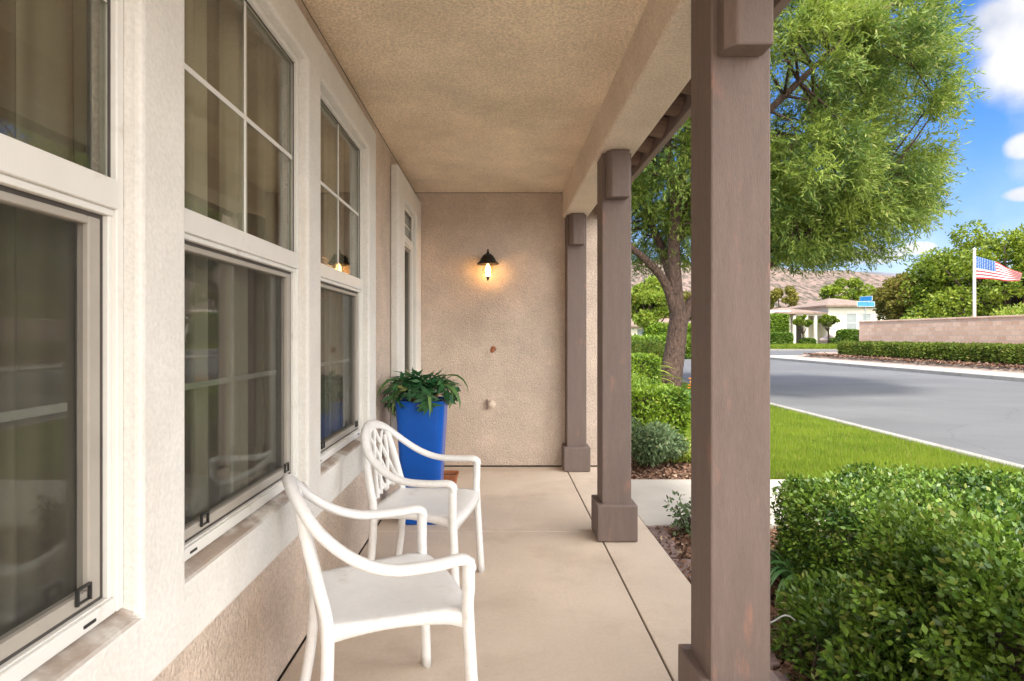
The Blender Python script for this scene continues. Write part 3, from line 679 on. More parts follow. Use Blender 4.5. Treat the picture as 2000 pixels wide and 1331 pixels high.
def straps(n, Lr, wr, rise, spread, seed, segs=9, origin_r=.05, droop=1.0, z0=0., fold=0.):
    r=np.random.default_rng(seed); V=[];Fq=[]
    for i in range(n):
        a=r.uniform(0,2*PI); L=r.uniform(*Lr); w=r.uniform(*wr); el=r.uniform(*rise); d=Vector((math.cos(a),math.sin(a),0)); p=Vector((d.x*origin_r*r.random(),d.y*origin_r*r.random(),z0)); side=Vector((-d.y,d.x,0)); tw=r.normal()*.3
        base=len(V)
        for s in range(segs+1):
            t=s/segs; ang=el-droop*t*r.uniform(.95,1.05)*(1.2+spread*t)
            if s: p=p+(d*math.cos(ang)+Vector((0,0,1))*math.sin(ang)+side*tw*t*.3)*(L/segs)
            ww=w*math.sin(PI*min(1,(.12+t*.88)))**.7+.001
            sd=side*math.cos(tw*t*2)+Vector((0,0,1))*math.sin(tw*t*2)
            V.append(tuple(p-sd*ww/2)); V.append(tuple(p+sd*ww/2))
        for s in range(segs):
            b=base+2*s; Fq.append((b,b+1,b+3,b+2))
    return np.array(V),np.array(Fq)
# arching fronds with broad wavy leaflets
Vs=[];Fs=[];off=0; stem=MB(); rr=np.random.default_rng(22)
for i in range(17):
    a=rr.uniform(0,2*PI); d=Vector((math.cos(a),math.sin(a),0)); p=Vector((d.x*.04,d.y*.04,.06)); el=rr.uniform(.7,1.5); L=rr.uniform(.26,.50); pts=[p.copy()]; P=[];Ld=[];N=[]
    for s in range(12):
        t=s/12; ang=el-3.3*t*t-.9*t
        st=(d*math.cos(ang)+Vector((0,0,1))*math.sin(ang)); p=p+st*(L/12); pts.append(p.copy())
        if s>1:
            side=Vector((-d.y,d.x,0)); nn=side.cross(st)
            for sg in (-1,1,.2):
                for q in range(1):
                    P.append(p); Ld.append(side*sg+st*.55+Vector(rr.normal(size=3))*.25); N.append(nn+Vector(rr.normal(size=3))*.35)
    stem.tube(pts,.003,5)
    n=len(P); V,Fq=leaves(np.array(P),np.array(N),np.array(Ld),rr.uniform(.06,.12,n),rr.uniform(.022,.036,n),.15)
    Vs.append(V);Fs.append(Fq+off);off+=len(V)
npmesh('foliage',np.concatenate(Vs),np.concatenate(Fs),M['fern'],fp); stem.build('stems',M['fern'],fp,fix=False)
V,Fq=straps(15,(.30,.50),(.026,.042),(.9,1.4),.9,31,origin_r=.04,droop=1.3,z0=.06); o=npmesh('leaves',V,Fq,M['strap'],fp,smooth=True)
tp=thing('small_pot',(-.425,4.78,0),'small square terracotta pot on the floor behind the blue planter','pot')
m=MB(); m.lathe([(.052,0),(.056,.01),(.078,.13),(.084,.132),(.086,.152),(.076,.152),(.070,.13),(.05,.12)],48,sq=8); m.build('body',M['terra'],tp)
m=MB(); m.lathe([(.066,.118),(.066,.126)],24,sq=8); m.build('soil',M['soil'],tp)

# ================================================================== WALL LANTERN, WALL MARKS
LX=(953-974)/F*5.52; LZ=CZ+(655-520)*5.52/F
wlp=thing('wall_lantern',(LX,5.65,LZ),'lit black carriage lantern glowing amber on the end wall','wall lamp')
m=MB(); m.lathe([(.045,0),(.055,.004),(.055,.010),(.03,.018)],20); 
ob=m.build('back_plate',M['ironbronze'],wlp,smooth=True); ob.rotation_euler=(R(90),0,0); ob.location=(0,-.0,.07)
m=MB(); m.tube(catmull([(0,-.012,.07),(0,-.05,.10),(0,-.095,.135),(0,-.13,.13)],6),.007,8); m.build('bracket',M['ironbronze'],wlp,smooth=True)
c=(0,-.13,0)
m=MB(); m.lathe([(.004,.165),(.010,.155),(.006,.145),(.016,.135),(.012,.125),(.030,.118),(.052,.100),(.072,.070),(.080,.050),(.104,.030),(.110,.020),(.106,.014),(.070,.022),(.03,.03)],28,c); m.build('cap',M['ironbronze'],wlp,smooth=True)
gm=bpy.data.materials.new('lantern_glass'); gm.use_nodes=True; b=gm.node_tree.nodes['Principled BSDF']; b.inputs['Base Color'].default_value=(1,.92,.8,1); b.inputs['Transmission Weight'].default_value=1; b.inputs['Roughness'].default_value=.15; b.inputs['IOR'].default_value=1.2
tx=gm.node_tree.nodes.new('ShaderNodeTexNoise'); tx.inputs['Scale'].default_value=60; bb=gm.node_tree.nodes.new('ShaderNodeBump'); bb.inputs['Strength'].default_value=.2; gm.node_tree.links.new(tx.outputs['Fac'],bb.inputs['Height']); gm.node_tree.links.new(bb.outputs[0],b.inputs['Normal'])
m=MB(); m.lathe([(.050,.020),(.054,-.01),(.050,-.045),(.036,-.08),(.018,-.105)],24,c,cap=False); m.build('globe',gm,wlp,smooth=True)
em=bpy.data.materials.new('warm_bulb'); em.use_nodes=True; b=em.node_tree.nodes['Principled BSDF']; b.inputs['Base Color'].default_value=(1,.7,.3,1); b.inputs['Emission Color'].default_value=(1,.50,.12,1); b.inputs['Emission Strength'].default_value=10
m=MB(); m.lathe([(.006,.02),(.012,.0),(.024,-.03),(.022,-.055),(.008,-.072)],16,c); m.build('bulb',em,wlp,smooth=True)
m=MB(); m.lathe([(.022,-.100),(.024,-.106),(.012,-.116),(.016,-.124),(.008,-.138),(.003,-.146)],16,c); m.build('finial',M['ironbronze'],wlp,smooth=True)
for k in range(4):
    a=PI/4+k*PI/2; m=MB(); m.tube([(c[0]+.052*math.cos(a),c[1]+.052*math.sin(a),.02),(c[0]+.056*math.cos(a),c[1]+.056*math.sin(a),-.02),(c[0]+.040*math.cos(a),c[1]+.040*math.sin(a),-.075),(c[0]+.020*math.cos(a),c[1]+.020*math.sin(a),-.104)],.0025,5); m.build('rib',M['ironbronze'],wlp)
ld=bpy.data.lights.new('lantern_bulb_light','POINT'); ld.energy=1.1; ld.color=(1,.56,.2); ld.shadow_soft_size=.03
lo=bpy.data.objects.new('lantern_bulb_light',ld); COL.objects.link(lo); lo.parent=wlp; lo.location=(0,-.13,-.085)
bx_=thing('wall_bracket',((962-974)/F*5.65,5.65,CZ-(685-655)*5.65/F),'small rusty brown bracket scar on the end wall below the lantern','bracket')
bx_.scale=(1.6,1.6,1.6)
m=MB(); m.lathe([(.012,0),(.014,.006),(.006,.016)],9,(0,0,.028)); m.box(-.006,.010,-.03,.03,0,.004) if False else m.lathe([(.018,0),(.014,.006),(.005,.010)],8,(.006,.010,.001))
ob=m.build('bolts',M['terra'],bx_); ob.rotation_euler=(R(90),0,0)
m=MB(); m.v=[]; m.lathe([(.011,0),(.008,.010)],7,(0.012,0.006,.0)); ob=m.build('plate',M['stone'],bx_); ob.rotation_euler=(R(90),0,0)
kn=thing('plaster_knob',((960-974)/F*5.65,5.65,CZ-(790-655)*5.65/F),'round plaster coloured cap low on the end wall','knob')
m=MB(); m.lathe([(.040,0),(.040,.022),(.030,.036),(.010,.042)],18); ob=m.build('cover',M['beam_stucco'],kn,smooth=True); ob.rotation_euler=(R(90),0,0)
m=MB(); m.box(-.050,-.036,-.035,0,-.05,.05); m.build('knob_shade',M['stone'],kn,bevel=.004)  # dark strip stands in for the shade on the knob's left side
cp=thing('corner_downpipe',(1.0,5.60,0),'x','x') if False else None

# ================================================================== NEAR PLANTS
hedge('boxwood_hedge',1.33,3.6,.85,2.18,-.045,.64,165000,.025,.0145,M['hedge'],'large clipped boxwood hedge closest to the camera, filling the lower right',rough=.095,edge=.20,seed=3,depth=.17,twigs=120)
hedge('boxwood_hedge',1.62,4.4,2.45,3.42,-.045,.51,90000,.026,.015,M['hedge'],'lower boxwood hedge just behind the large one, beside the path',rough=.055,edge=.2,seed=5,depth=.13)
hedge('low_shrub',1.20,1.62,1.55,2.5,-.045,.26,9000,.034,.015,M['hedge'],'low straggly shrub in the mulch at the foot of the large boxwood hedge',cat='shrub',rough=.06,edge=.15,seed=6,depth=.12,twigs=40)
hedge('clipped_hedge',1.15,2.17,6.45,9.3,-.045,.675,52000,.05,.026,M['hedgeb'],'squared hedge with bright yellow green top in front of the tree trunk',rough=.018,edge=.06,seed=8,depth=.07)
hedge('clipped_hedge',2.15,2.95,10.3,11.5,-.04,.92,16000,.055,.03,M['hedgeb'],'small cube shaped hedge behind the squared hedge, left of the trunk',rough=.03,edge=.10,seed=9,depth=.07)
def shrub(name,c,rx,ry,h,n,ln,wd,m,label,cat='shrub',seed=1,droop=0,group=None):
    root=thing(name,c,label,cat,group); r=np.random.default_rng(seed)
    k=14; C=np.stack([r.uniform(-1,1,k)*rx*.6,r.uniform(-1,1,k)*ry*.6,r.uniform(.25,.72,k)*h],1); Rr=np.stack([r.uniform(.3,.5,k)*rx,r.uniform(.3,.5,k)*ry,r.uniform(.22,.32,k)*h],1)
    V,Fq=leafcloud(C,Rr,n,ln,wd,.7,droop); V[:,2]=np.maximum(V[:,2],.005); npmesh('foliage',V,Fq,m,root)
    t=MB()
    t.lathe([(.02+.05*h,0),(.02+.05*h,.03*h+.02)],8)
    for c_ in C:
        t.tube([(c_[0]*.05,c_[1]*.05,0),(c_[0]*.5,c_[1]*.5,c_[2]*.5),tuple(c_)],[.012*h+.004,.009*h+.003,.004],5)
    t.build('stems',M['barkdark'],root,fix=False); return root
shrub('grey_shrub',(1.52,5.72,-.045),.42,.33,.52,7000,.042,.020,M['greyshrub'],'rounded grey green shrub in front of the squared hedge, by the path',seed=4)
shrub('lime_shrub',(1.98,6.05,-.045),.33,.25,.30,3800,.045,.016,M['limeshrub'],'low yellow green shrub between the squared hedge and the leaf litter',seed=5)
shrub('lime_shrub',(2.35,6.3,-.045),.25,.3,.25,2500,.045,.016,M['limeshrub'],'low yellow green shrub at the corner of the lawn, mostly behind the near post',seed=15)
shrub('sparse_shrub',(1.30,3.82,-.045),.16,.13,.30,420,.034,.02,M['greyshrub'],'sparse little shrub with thin twigs between the slab edge and the path',seed=6)
def strapplant(c,n,L,w,label,m='strap',seed=1,name='agapanthus',droop=1.0,rise=(1.0,1.5)):
    root=thing(name,c,label,'plant'); V,Fq=straps(n,L,w,rise,.6,seed,droop=droop,origin_r=.08); npmesh('leaves',V,Fq,M[m],root,smooth=True)
    b=MB(); b.lathe([(.05,0),(.06,.03),(.03,.07)],10); b.build('crown_base',M['limeshrub'],root); return root
strapplant((1.62,3.05,-.045),70,(.3,.5),(.012,.02),'clump of blue green strap leaves showing just right of the near post','strap',3)
strapplant((3.1,9.9,-.03),120,(.5,.85),(.03,.05),'bright green strap leaved clump left of the tree trunk','strap',4)
strapplant((3.75,10.3,-.03),90,(.45,.8),(.03,.045),'strap leaved clump right of the tree trunk behind the near post','strap',5)
strapplant((2.95,12.9,-.03),150,(.8,1.5),(.04,.07),'tall lime green strap leaved plant behind the cube shaped hedge','limeshrub',6,droop=.9)
fl=thing('orange_flower',(3.36,9.75,-.03),'cluster of orange yellow flowers at the foot of the tree','flower')
hv=[]
for k in range(16):
    a=random.uniform(0,2*PI); rr_=random.uniform(.02,.14); p=Vector((rr_*math.cos(a),rr_*math.sin(a),random.uniform(.42,.62))); hv.append(p); m=MB()
    for q in range(6):
        b_=q*PI/3; e=p+Vector((.05*math.cos(b_),.05*math.sin(b_),.02)); e1=p+Vector((.03*math.cos(b_+.4),.03*math.sin(b_+.4),.02)); e2=p+Vector((.03*math.cos(b_-.4),.03*math.sin(b_-.4),.02)); m.add([p,e1,e,e2],[(0,1,2,3)])
    m.build('flower_head',M['petal'],fl,fix=False)
m=MB(); m.lathe([(.02,0),(.02,.03)],8); [m.tube([(0,0,0),(p.x*.6,p.y*.6,p.z*.6),p],.004,4) for p in hv]; m.build('stems',M['strap'],fl,fix=False)
hs_=MB(); P=[]
for k in range(30):
    a=1.2+k/29*4.2; P.append((.13*math.cos(a),.13*math.sin(a)*.5,.14+.13*math.sin(a)+.01*math.sin(k)))
hs_.tube(P,.0035,6); o=hs_.build('drip_tube',M['hose'],None,smooth=True); o.location=(1.10,2.12,-.045); tag(o,'thin grey loop of irrigation tubing in the mulch beside the near post','tubing')

# ================================================================== BIG TREE
def bigtree():
    base=Vector((4.02,13,-.03)); root=thing('sumac_tree',base,'large willowy tree with a leaning brown trunk overhanging lawn and road','tree')
    def loc(px,py,dy=0): return at(px,py,13+dy)-base
    trunk=catmull([Vector((-.05,0,-.05)),loc(1308,740)+Vector((0,0,-.25)),loc(1320,670),loc(1326,620)],5)
    m=MB(); k=len(trunk); m.tube(trunk,[.28-.07*min(1,i/k*1.2)+.06*max(0,.15-i/k)*6 for i in range(k)],14)
    limbs=[ (catmull([loc(1322,668),loc(1325,625),loc(1318,560,.0),loc(1316,480,-.1),loc(1322,400,-.3),loc(1345,250,-.5),loc(1390,60,-.4)],5),.215,.07),
            (catmull([loc(1318,610),loc(1300,555,-.1),loc(1268,515,-.3),loc(1233,485,-.6),loc(1170,440,-1.),loc(1100,380,-1.2)],5),.12,.04),
            (catmull([loc(1330,630),loc(1352,590,.2),loc(1400,555,.3),loc(1505,515,0),loc(1580,485,-.4),loc(1640,440,-.4),loc(1690,395,-.2)],5),.15,.03),
            (catmull([loc(1316,560),loc(1290,480,.5),loc(1262,410,.9),loc(1230,300,1.4)],5),.12,.04),
            (catmull([loc(1318,470),loc(1400,380,.6),loc(1520,300,1.2),loc(1680,230,1.6),loc(1800,180,1.4)],5),.13,.035),
            (catmull([loc(1322,420),loc(1420,300,-.8),loc(1560,160,-1.6),loc(1690,40,-1.8)],5),.12,.035),
            (catmull([loc(1330,330),loc(1430,150,.5),loc(1530,-60,.8)],5),.12,.03),
            (catmull([loc(1322,450),loc(1300,250,-1.),loc(1260,50,-1.6)],5),.12,.03),
            (catmull([loc(1400,555,.3),loc(1500,440,1.4),loc(1640,380,2.2)],5),.10,.03)]
    for P,a,b in limbs:
        q=len(P); m.tube(P,[a+(b-a)*i/(q-1) for i in range(q)],9)
    lp=np.array([p for P,_,_ in limbs for p in P[len(P)//3:]])
    # crown clusters
    C=np.array([5.15,13.8,6.65])-np.array(base); E=np.array([5.35,3.6,3.95])
    K=540; d=rvec(K); rad=RNG.uniform(.35,1,K)**.55; cl=C+d*E*rad[:,None]*(1+.06*lump(d*3,1.2,4))[:,None]
    cl=cl[(cl[:,0]+base.x>.6)]
    # underside rises over the road and lawn near the trunk
    ok=~((cl[:,2]<3.2)&(cl[:,0]<2.0))
    cl=cl[ok]
    ex=[]
    for px,py,dy in ((1500,430,-.2),(1530,480,.1),(1570,440,.3),(1560,480,-.5),(1610,460,0),(1600,410,-.6),(1640,430,.5),(1660,465,-.2),(1690,430,-.4),(1700,400,.4),(1730,440,0),(1740,395,-.3),(1650,380,-.9),(1780,380,.2),(1800,340,-.3),(1600,490,.4),(1545,400,.7),(1720,470,-.6)):
        for q in range(2): ex.append(np.array(loc(px,py,dy))+RNG.normal(size=3)*np.array([.22,.4,.15]))
    cl=np.concatenate([cl,np.array(ex)])
    tw=MB()
    for c_ in cl:
        dd=np.linalg.norm(lp-c_,axis=1); s=lp[np.argmin(dd)]
        s=Vector(s); e=Vector(c_); mid=(s+e)/2+Vector((RNG.normal()*.15,RNG.normal()*.15,.15))
        tw.tube([s,mid,e],[.035,.022,.01],5)
    m.add(tw.v,tw.f)
    m.build('trunk',M['bark'],root,smooth=True,fix=False)
    # twigs with alternate narrow leaves, drooping
    T=72; Lf=14; n=len(cl)*T
    ci=np.repeat(np.arange(len(cl)),T); cc=cl[ci]
    out=unit((cc-C)/E*1.0)
    st=cc+rvec(n)*RNG.uniform(0,.55,n)[:,None]
    dr=unit(out*.75+rvec(n)*.9+np.array([0,0,.12])); LT=RNG.uniform(.25,.62,n)
    Pl=[];Dl=[]
    for q in range(Lf):
        t=(q+RNG.uniform(0,.6,n))/Lf
        p=st+dr*(LT*t)[:,None]+np.array([0,0,-1.])*((LT*t)**2*.18)[:,None]
        dq=unit(dr+np.array([0,0,-1.])*(LT*t*.25)[:,None]+rvec(n)*.8)
        Pl.append(p);Dl.append(dq)
    P=np.concatenate(Pl);D=np.concatenate(Dl); nn=len(P)
    keep=(RNG.random(nn)<.9)&(P[:,2]+base.z>2.75+.35*RNG.random(nn)); P=P[keep];D=D[keep]; nn=len(P)
    N=unit(np.cross(D,rvec(nn))+np.array([0,0,.3])); s=RNG.uniform(.7,1.25,nn)
    V,Fq=leaves(P,N,D,.115*s,.026*s,.05)
    npmesh('crown',V,Fq,M['sumac'],root)
    print('big tree leaves',nn)
bigtree()

# ================================================================== FAR TREES AND SHRUBS
def tree(name,loc,cr,cz,n,ln,wd,m,label,trunk_h,seed,group=None,k=60,tr=.2):
    root=thing(name,loc,label,'tree',group); r=np.random.default_rng(seed); d=unit(r.normal(size=(k,3))); rad=r.uniform(.45,1,k)**.5
    C=np.array([0,0,cz])+d*np.array(cr)*rad[:,None]*(1+.04*r.normal(size=(k,1))); Rr=np.full(k,min(cr)*.27)*r.uniform(.7,1.2,k)
    C[:,2]=np.maximum(C[:,2],trunk_h*.6)
    V,Fq=leafcloud(C,Rr,n,ln,wd,.7,.1); V[:,2]=np.maximum(V[:,2],.02); npmesh('crown',V,Fq,m,root)
    t=MB(); t.tube([(0,0,-.1),(0.03,0,trunk_h*.6),(0,.03,cz)],[tr,tr*.8,tr*.4],8)
    for c_ in C[::3]: t.tube([(0,0,trunk_h*.8),tuple(c_*.6+np.array([0,0,trunk_h*.25])),tuple(c_)],[tr*.4,tr*.25,tr*.1],5)
    t.build('trunk',M['barkdark'],root,fix=False,smooth=True); return root
g_='trees behind the block wall'
tree('broad_tree',(35.3,39,.3),(6.2,5,4.3),3.9,64000,.25,.13,M['camphor'],'tallest domed bright green tree behind the block wall and flagpole',1.2,11,g_,170,.4)
tree('broad_tree',(41.5,41,.3),(5,5,3.6),3.7,20000,.30,.16,M['camphor'],'domed green tree at the right edge of the photo behind the flag',1.2,12,g_,60,.4)
tree('olive_tree',(31.3,42.5,.3),(2.1,2.4,2.3),3.4,15000,.26,.13,M['olive'],'smaller olive brown tree left of the tall domed tree',1.0,13,g_,60,.3)
shrub('round_shrub',(25.2,34.6,.2),1.35,1,2.55,5000,.17,.09,M['limeshrub'],'pale green bush peeping over the far end of the block wall',seed=21)
shrub('round_shrub',(24.9,27.0,.3),1.3,1,2.9,4500,.15,.08,M['limeshrub'],'bright lime bush above the block wall at the right edge of the photo',seed=22)
def hillt(px,py,Y,w,h,n,m,label,seed):
    p=at(px,py,Y); return tree('distant_tree',(p.x,Y,.3),(w,w*.8,h/2),max(p.z-h/2,h*.5),n,.5,.28,m,label,1.0,seed,'distant trees below the hills',40,.3)
hillt(1655,545,110,4.6,9.0,9000,M['camphor'],'distant broad green tree directly behind the white house roof',31)
hillt(1700,565,115,3.4,7.0,5000,M['olive'],'distant olive tree right of the green one behind the white house roof',32)
hillt(1525,562,105,3.2,10,6000,M['olive'],'distant narrow tree left of the white house, beside the near post',33)
hillt(1270,556,60,2.6,4.6,9000,M['limeshrub'],'distant round pale green tree seen between two porch posts',34)
hillt(1200,560,75,4,6,5000,M['camphor'],'distant green tree hidden mostly behind the middle porch post',35)
hillt(1345,575,80,4,6,6000,M['olive'],'distant olive tree behind the big tree trunk',36)
hedge('background_hedge',15.5,29.4,58,59.6,.4,2.3,16000,.35,.2,M['hedgeb'],'long distant hedge mostly hidden behind the near porch post',rough=.15,edge=.3,seed=41,depth=.3)
hedge('tall_hedge',27.0,29.35,57,58.2,.35,3.35,14000,.2,.11,M['hedgeb'],'tall squared hedge left of the white house',rough=.06,edge=.2,seed=42,depth=.15)
hedge('low_hedge',26.3,28.6,54.8,56.0,.2,1.45,11000,.18,.10,M['hedge'],'lower squared hedge in front of the tall one by the white house',rough=.05,edge=.2,seed=43,depth=.12)
hedge('low_hedge',33.3,35.2,54.5,55.6,.2,1.75,9000,.18,.10,M['hedge'],'dark squared hedge under the white house window by the block wall',rough=.08,edge=.3,seed=44,depth=.12)
hedge('roadside_hedge',18.6,19.55,15.5,30.9,.32,.90,46000,.11,.06,M['farhedge'],'long low hedge along the foot of the pink block wall',rough=.04,edge=.15,seed=45,depth=.09)

# block wall
bw=thing('block_wall',(20,22,.3),'long pink block wall with a flat cap across the road','wall')
m=MB(); m.box(0,.2,-14,9.25,-.4,1.72); m.build('blocks',M['brick'],bw)
m=MB(); m.box(-.03,.23,-14,9.28,1.722,1.80); m.build('cap',M['brick'],bw,bevel=.01)
m=MB(); m.box(.2,12,9.05,9.25,-.4,1.35); m.build('return_wall',M['brick'],bw)

# flag and pole
fx,fy=21.6,21.6*F/929
fp_=thing('flagpole',(fx,fy,.35),'slim pale flagpole rising from behind the block wall','flagpole')
ztop=CZ+165*fy/F-.35
m=MB(); m.tube([(0,0,0),(0,0,ztop)],[.075,.05],12); m.build('pole',M['pole'],fp_,smooth=True)
m=MB(); m.lathe([(.01,-.07),(.06,-.04),(.075,0),(.06,.04),(.01,.07)],14,(0,0,ztop+.06)); m.build('finial',M['pole'],fp_,smooth=True)
def flagmat():
    m=bpy.data.materials.new('striped_flag'); m.use_nodes=True; nt=m.node_tree; n=nt.nodes; L=nt.links; bs=n['Principled BSDF']; bs.inputs['Roughness'].default_value=.8
    uv=n.new('ShaderNodeUVMap'); sp=n.new('ShaderNodeSeparateXYZ'); L.new(uv.outputs[0],sp.inputs[0])
    def math_(op,a,b=None,v=None):
        q=n.new('ShaderNodeMath'); q.operation=op; L.new(a,q.inputs[0])
        if b is not None: L.new(b,q.inputs[1])
        if v is not None: q.inputs[1].default_value=v
        return q.outputs[0]
    st=math_('LESS_THAN',math_('FRACT',math_('MULTIPLY',sp.outputs['Y'],v=6.5)),v=.5)
    mx=n.new('ShaderNodeMix'); mx.data_type='RGBA'; mx.inputs['A'].default_value=(.62,.56,.55,1); mx.inputs['B'].default_value=(.50,.03,.05,1); L.new(st,mx.inputs['Factor'])
    ca=math_('MULTIPLY',math_('LESS_THAN',sp.outputs['X'],v=.42),math_('GREATER_THAN',sp.outputs['Y'],v=.4615))
    # stars: dots on a staggered lattice
    vo=n.new('ShaderNodeTexVoronoi'); vo.inputs['Randomness'].default_value=0; vo.inputs['Scale'].default_value=1
    mp=n.new('ShaderNodeMapping'); mp.inputs['Scale'].default_value=(20,14,1); L.new(uv.outputs[0],mp.inputs[0]); L.new(mp.outputs[0],vo.inputs['Vector'])
    star=math_('LESS_THAN',vo.outputs['Distance'],v=.15)
    m2=n.new('ShaderNodeMix'); m2.data_type='RGBA'; m2.inputs['A'].default_value=(.03,.10,.30,1); m2.inputs['B'].default_value=(.75,.75,.75,1); L.new(star,m2.inputs['Factor'])
    m3=n.new('ShaderNodeMix'); m3.data_type='RGBA'; L.new(ca,m3.inputs['Factor']); L.new(mx.outputs['Result'],m3.inputs['A']); L.new(m2.outputs['Result'],m3.inputs['B'])
    L.new(m3.outputs['Result'],bs.inputs['Base Color']); return m
nx,ny=40,16; V=[];Fq=[];UV=[]
fwid=88*fy/F; fh=1.02
for j_ in range(ny+1):
    for i in range(nx+1):
        u=i/nx; v=j_/ny
        V.append((u*fwid*(1-.05*v), .16*math.sin(u*9+v*1.5)*u, -.36*u**1.4*(.35+.65*v)*1.15+v*fh*(1-.30*u)+.05*math.sin(u*8+v*3)*u))
for j_ in range(ny):
    for i in range(nx): Fq.append((j_*(nx+1)+i,j_*(nx+1)+i+1,(j_+1)*(nx+1)+i+1,(j_+1)*(nx+1)+i))
fo=npmesh('flag',V,Fq,flagmat(),smooth=True); uvl=fo.data.uv_layers.new(name='UVMap'); lidx=np.zeros(len(fo.data.loops),dtype=np.int32); fo.data.loops.foreach_get('vertex_index',lidx)
uvs=np.stack([(lidx%(nx+1))/nx,(lidx//(nx+1))/ny],1).astype(np.float32); uvl.data.foreach_set('uv',uvs.ravel())
sd=fo.modifiers.new('t','SOLIDIFY'); sd.thickness=.006
fo.location=(fx+.06,fy-.03,CZ+(655-545)*fy/F); tag(fo,'red white and blue striped flag blowing to the right from the pale pole','flag')

# street sign
sp_=at(1690,632,34.5); ss=thing('street_sign',(sp_.x,34.5,.028),'blue street name blade on a thin post at the corner','sign')
zt=CZ+(655-590)*34.5/F
m=MB(); m.tube([(0,0,0),(0,0,zt+.12)],.03,8); m.build('post',M['steel'],ss)
for (h_,a,w_) in ((zt-.30,R(12),.62),(zt+.02,R(100),.45)):
    m=MB(); m.box(-w_,w_,-.012,.012,0,.27); o=m.build('blade',M['sign'],ss,bevel=.02); o.location=(0,-.06,h_); o.rotation_euler=(0,0,a)
    e=MB(); e.box(-w_-.012,w_+.012,-.008,.008,-.02,.0); e.box(-w_-.012,w_+.012,-.008,.008,.27,.29); e.box(-w_-.02,-w_,-.008,.008,0,.27); e.box(w_,w_+.02,-.008,.008,0,.27); e.build('blade_border',M['signwhite'],o)

# white house across the street
HY=60.
def hx(px): return (px-974)*HY/F
def hz(py): return CZ-(py-655)*HY/F
wh=thing('white_house',(hx(1660),HY,.42),'cream single storey house with pale tiled hip roof across the street','house')
def wp(mb,name,m,bevel=0,parent=None):
    o=mb.build(name,m,wh if parent is None else parent,bevel,False,parent is None); return o
x0,x1,x2=hx(1508),hx(1618),hx(1731)
m=MB(); m.box(x1,x2,HY,HY+9,.3,hz(599)); m.box(x0+1.5,x1,HY+2.2,HY+9,.3,hz(614)); m.box(x0,x0+2.2,HY+.4,HY+9,.3,hz(606)); wp(m,'wall',M['white_house'])
def hip(mb,a,b,y0,y1,ze,zr,ov=.5,inset=3.2):
    a-=ov;b+=ov;y0-=ov;y1+=ov; ym=(y0+y1)/2
    mb.add([(a,y0,ze),(b,y0,ze),(b,y1,ze),(a,y1,ze),(a+inset,ym,zr),(b-inset,ym,zr),(a,y0,ze-.18),(b,y0,ze-.18),(b,y1,ze-.18),(a,y1,ze-.18)],[(0,1,5,4),(1,2,5),(2,3,4,5),(3,0,4),(6,7,1,0),(7,8,2,1),(8,9,3,2),(9,6,0,3),(6,9,8,7)])
m=MB(); hip(m,x1,x2,HY,HY+9,hz(596.5),hz(578)); hip(m,x0+.5,x1-.6,HY-.2,HY+8,hz(611),hz(598),.3,2.5); wp(m,'roof',M['housetile'])
m=MB(); m.box(x0+2.3,x1+.02,HY-.35,HY-.15,hz(617),hz(612.6)); wp(m,'fascia',M['white_house'])
for px in (1549,1572.5,1590):
    m=MB(); m.box(hx(px)-.13,hx(px)+.13,HY-.35,HY-.12,.35,hz(617)-.002); wp(m,'porch_column',M['white_house'])
for (a,b,t_,bb) in ((1653,1672,613,648),(1683,1700,613,640)):
    f=MB(); f.box(hx(a)-.1,hx(b)+.1,HY-.06,HY-.002,hz(bb)-.1,hz(t_)+.1); W=wp(f,'window',M['white_house'])
    m=MB(); m.box(hx(a),hx(b),HY-.075,HY-.061,hz(bb),(hz(bb)+hz(t_))/2-.04); m.box(hx(a),hx(b),HY-.075,HY-.061,(hz(bb)+hz(t_))/2+.04,hz(t_)); wp(m,'pane',M['shade_glass'],parent=W)
m=MB(); m.box(hx(1712),hx(1722),HY-.05,HY-.002,hz(622),hz(615)); wp(m,'vent',M['kerb'])
m=MB(); m.box(hx(1573.5),hx(1586),HY+2.1,HY+2.198,.42,hz(618.5)); D=wp(m,'door',M['dark_opening'])
m=MB(); m.box(hx(1555),hx(1566),HY+2.1,HY+2.198,1.6,hz(622)); wp(m,'window',M['shade_glass'])
def lolly(px,py,Y,r,th,label,seed,mm='camphor'):
    p=at(px,py,Y); return tree('patio_tree',(p.x,Y,.35),(r*.85,r*.8,r*.5),p.z-.35,3500,.16,.09,M[mm],label,th,seed,None,24,.10)
lolly(1568,628,56.5,1.05,1.3,'small round headed tree left of the white house doorway',51)
lolly(1618,626,56.5,1.10,1.6,'small umbrella topped tree right of the white house doorway',52)
hedge('low_hedge',30.4,31.7,56.2,57,.38,.95,2600,.13,.08,M['hedge'],'tiny clipped shrub under the left patio tree of the white house',cat='shrub',rough=.06,edge=.2,seed=47,depth=.12)
hedge('low_hedge',33.3,34.9,56.0,56.9,.35,.95,3200,.13,.08,M['hedge'],'tiny clipped shrub under the right patio tree of the white house',cat='shrub',rough=.06,edge=.2,seed=48,depth=.12)
# boulders by the entry
bo=thing('boulder',(hx(1592),57.6,.4),'pale mauve boulder beside the white house entry path','boulder')
m=MB(); vs=[]
import bmesh
bm=bmesh.new(); bmesh.ops.create_icosphere(bm,subdivisions=3,radius=.75)
for v in bm.verts:
    d=v.co.normalized(); v.co*= 1+.12*math.sin(d.x*5+1)+.1*math.sin(d.y*7)+.08*math.sin(d.z*9); v.co.z=max(v.co.z*.8+.3,0)
me=bpy.data.meshes.new('rock'); bm.to_mesh(me); bm.free(); me.materials.append(mat('mauve_rock',(.40,.32,.30),.9,.2,2,.5,8,.05)); o=bpy.data.objects.new('rock',me); COL.objects.link(o); o.parent=bo
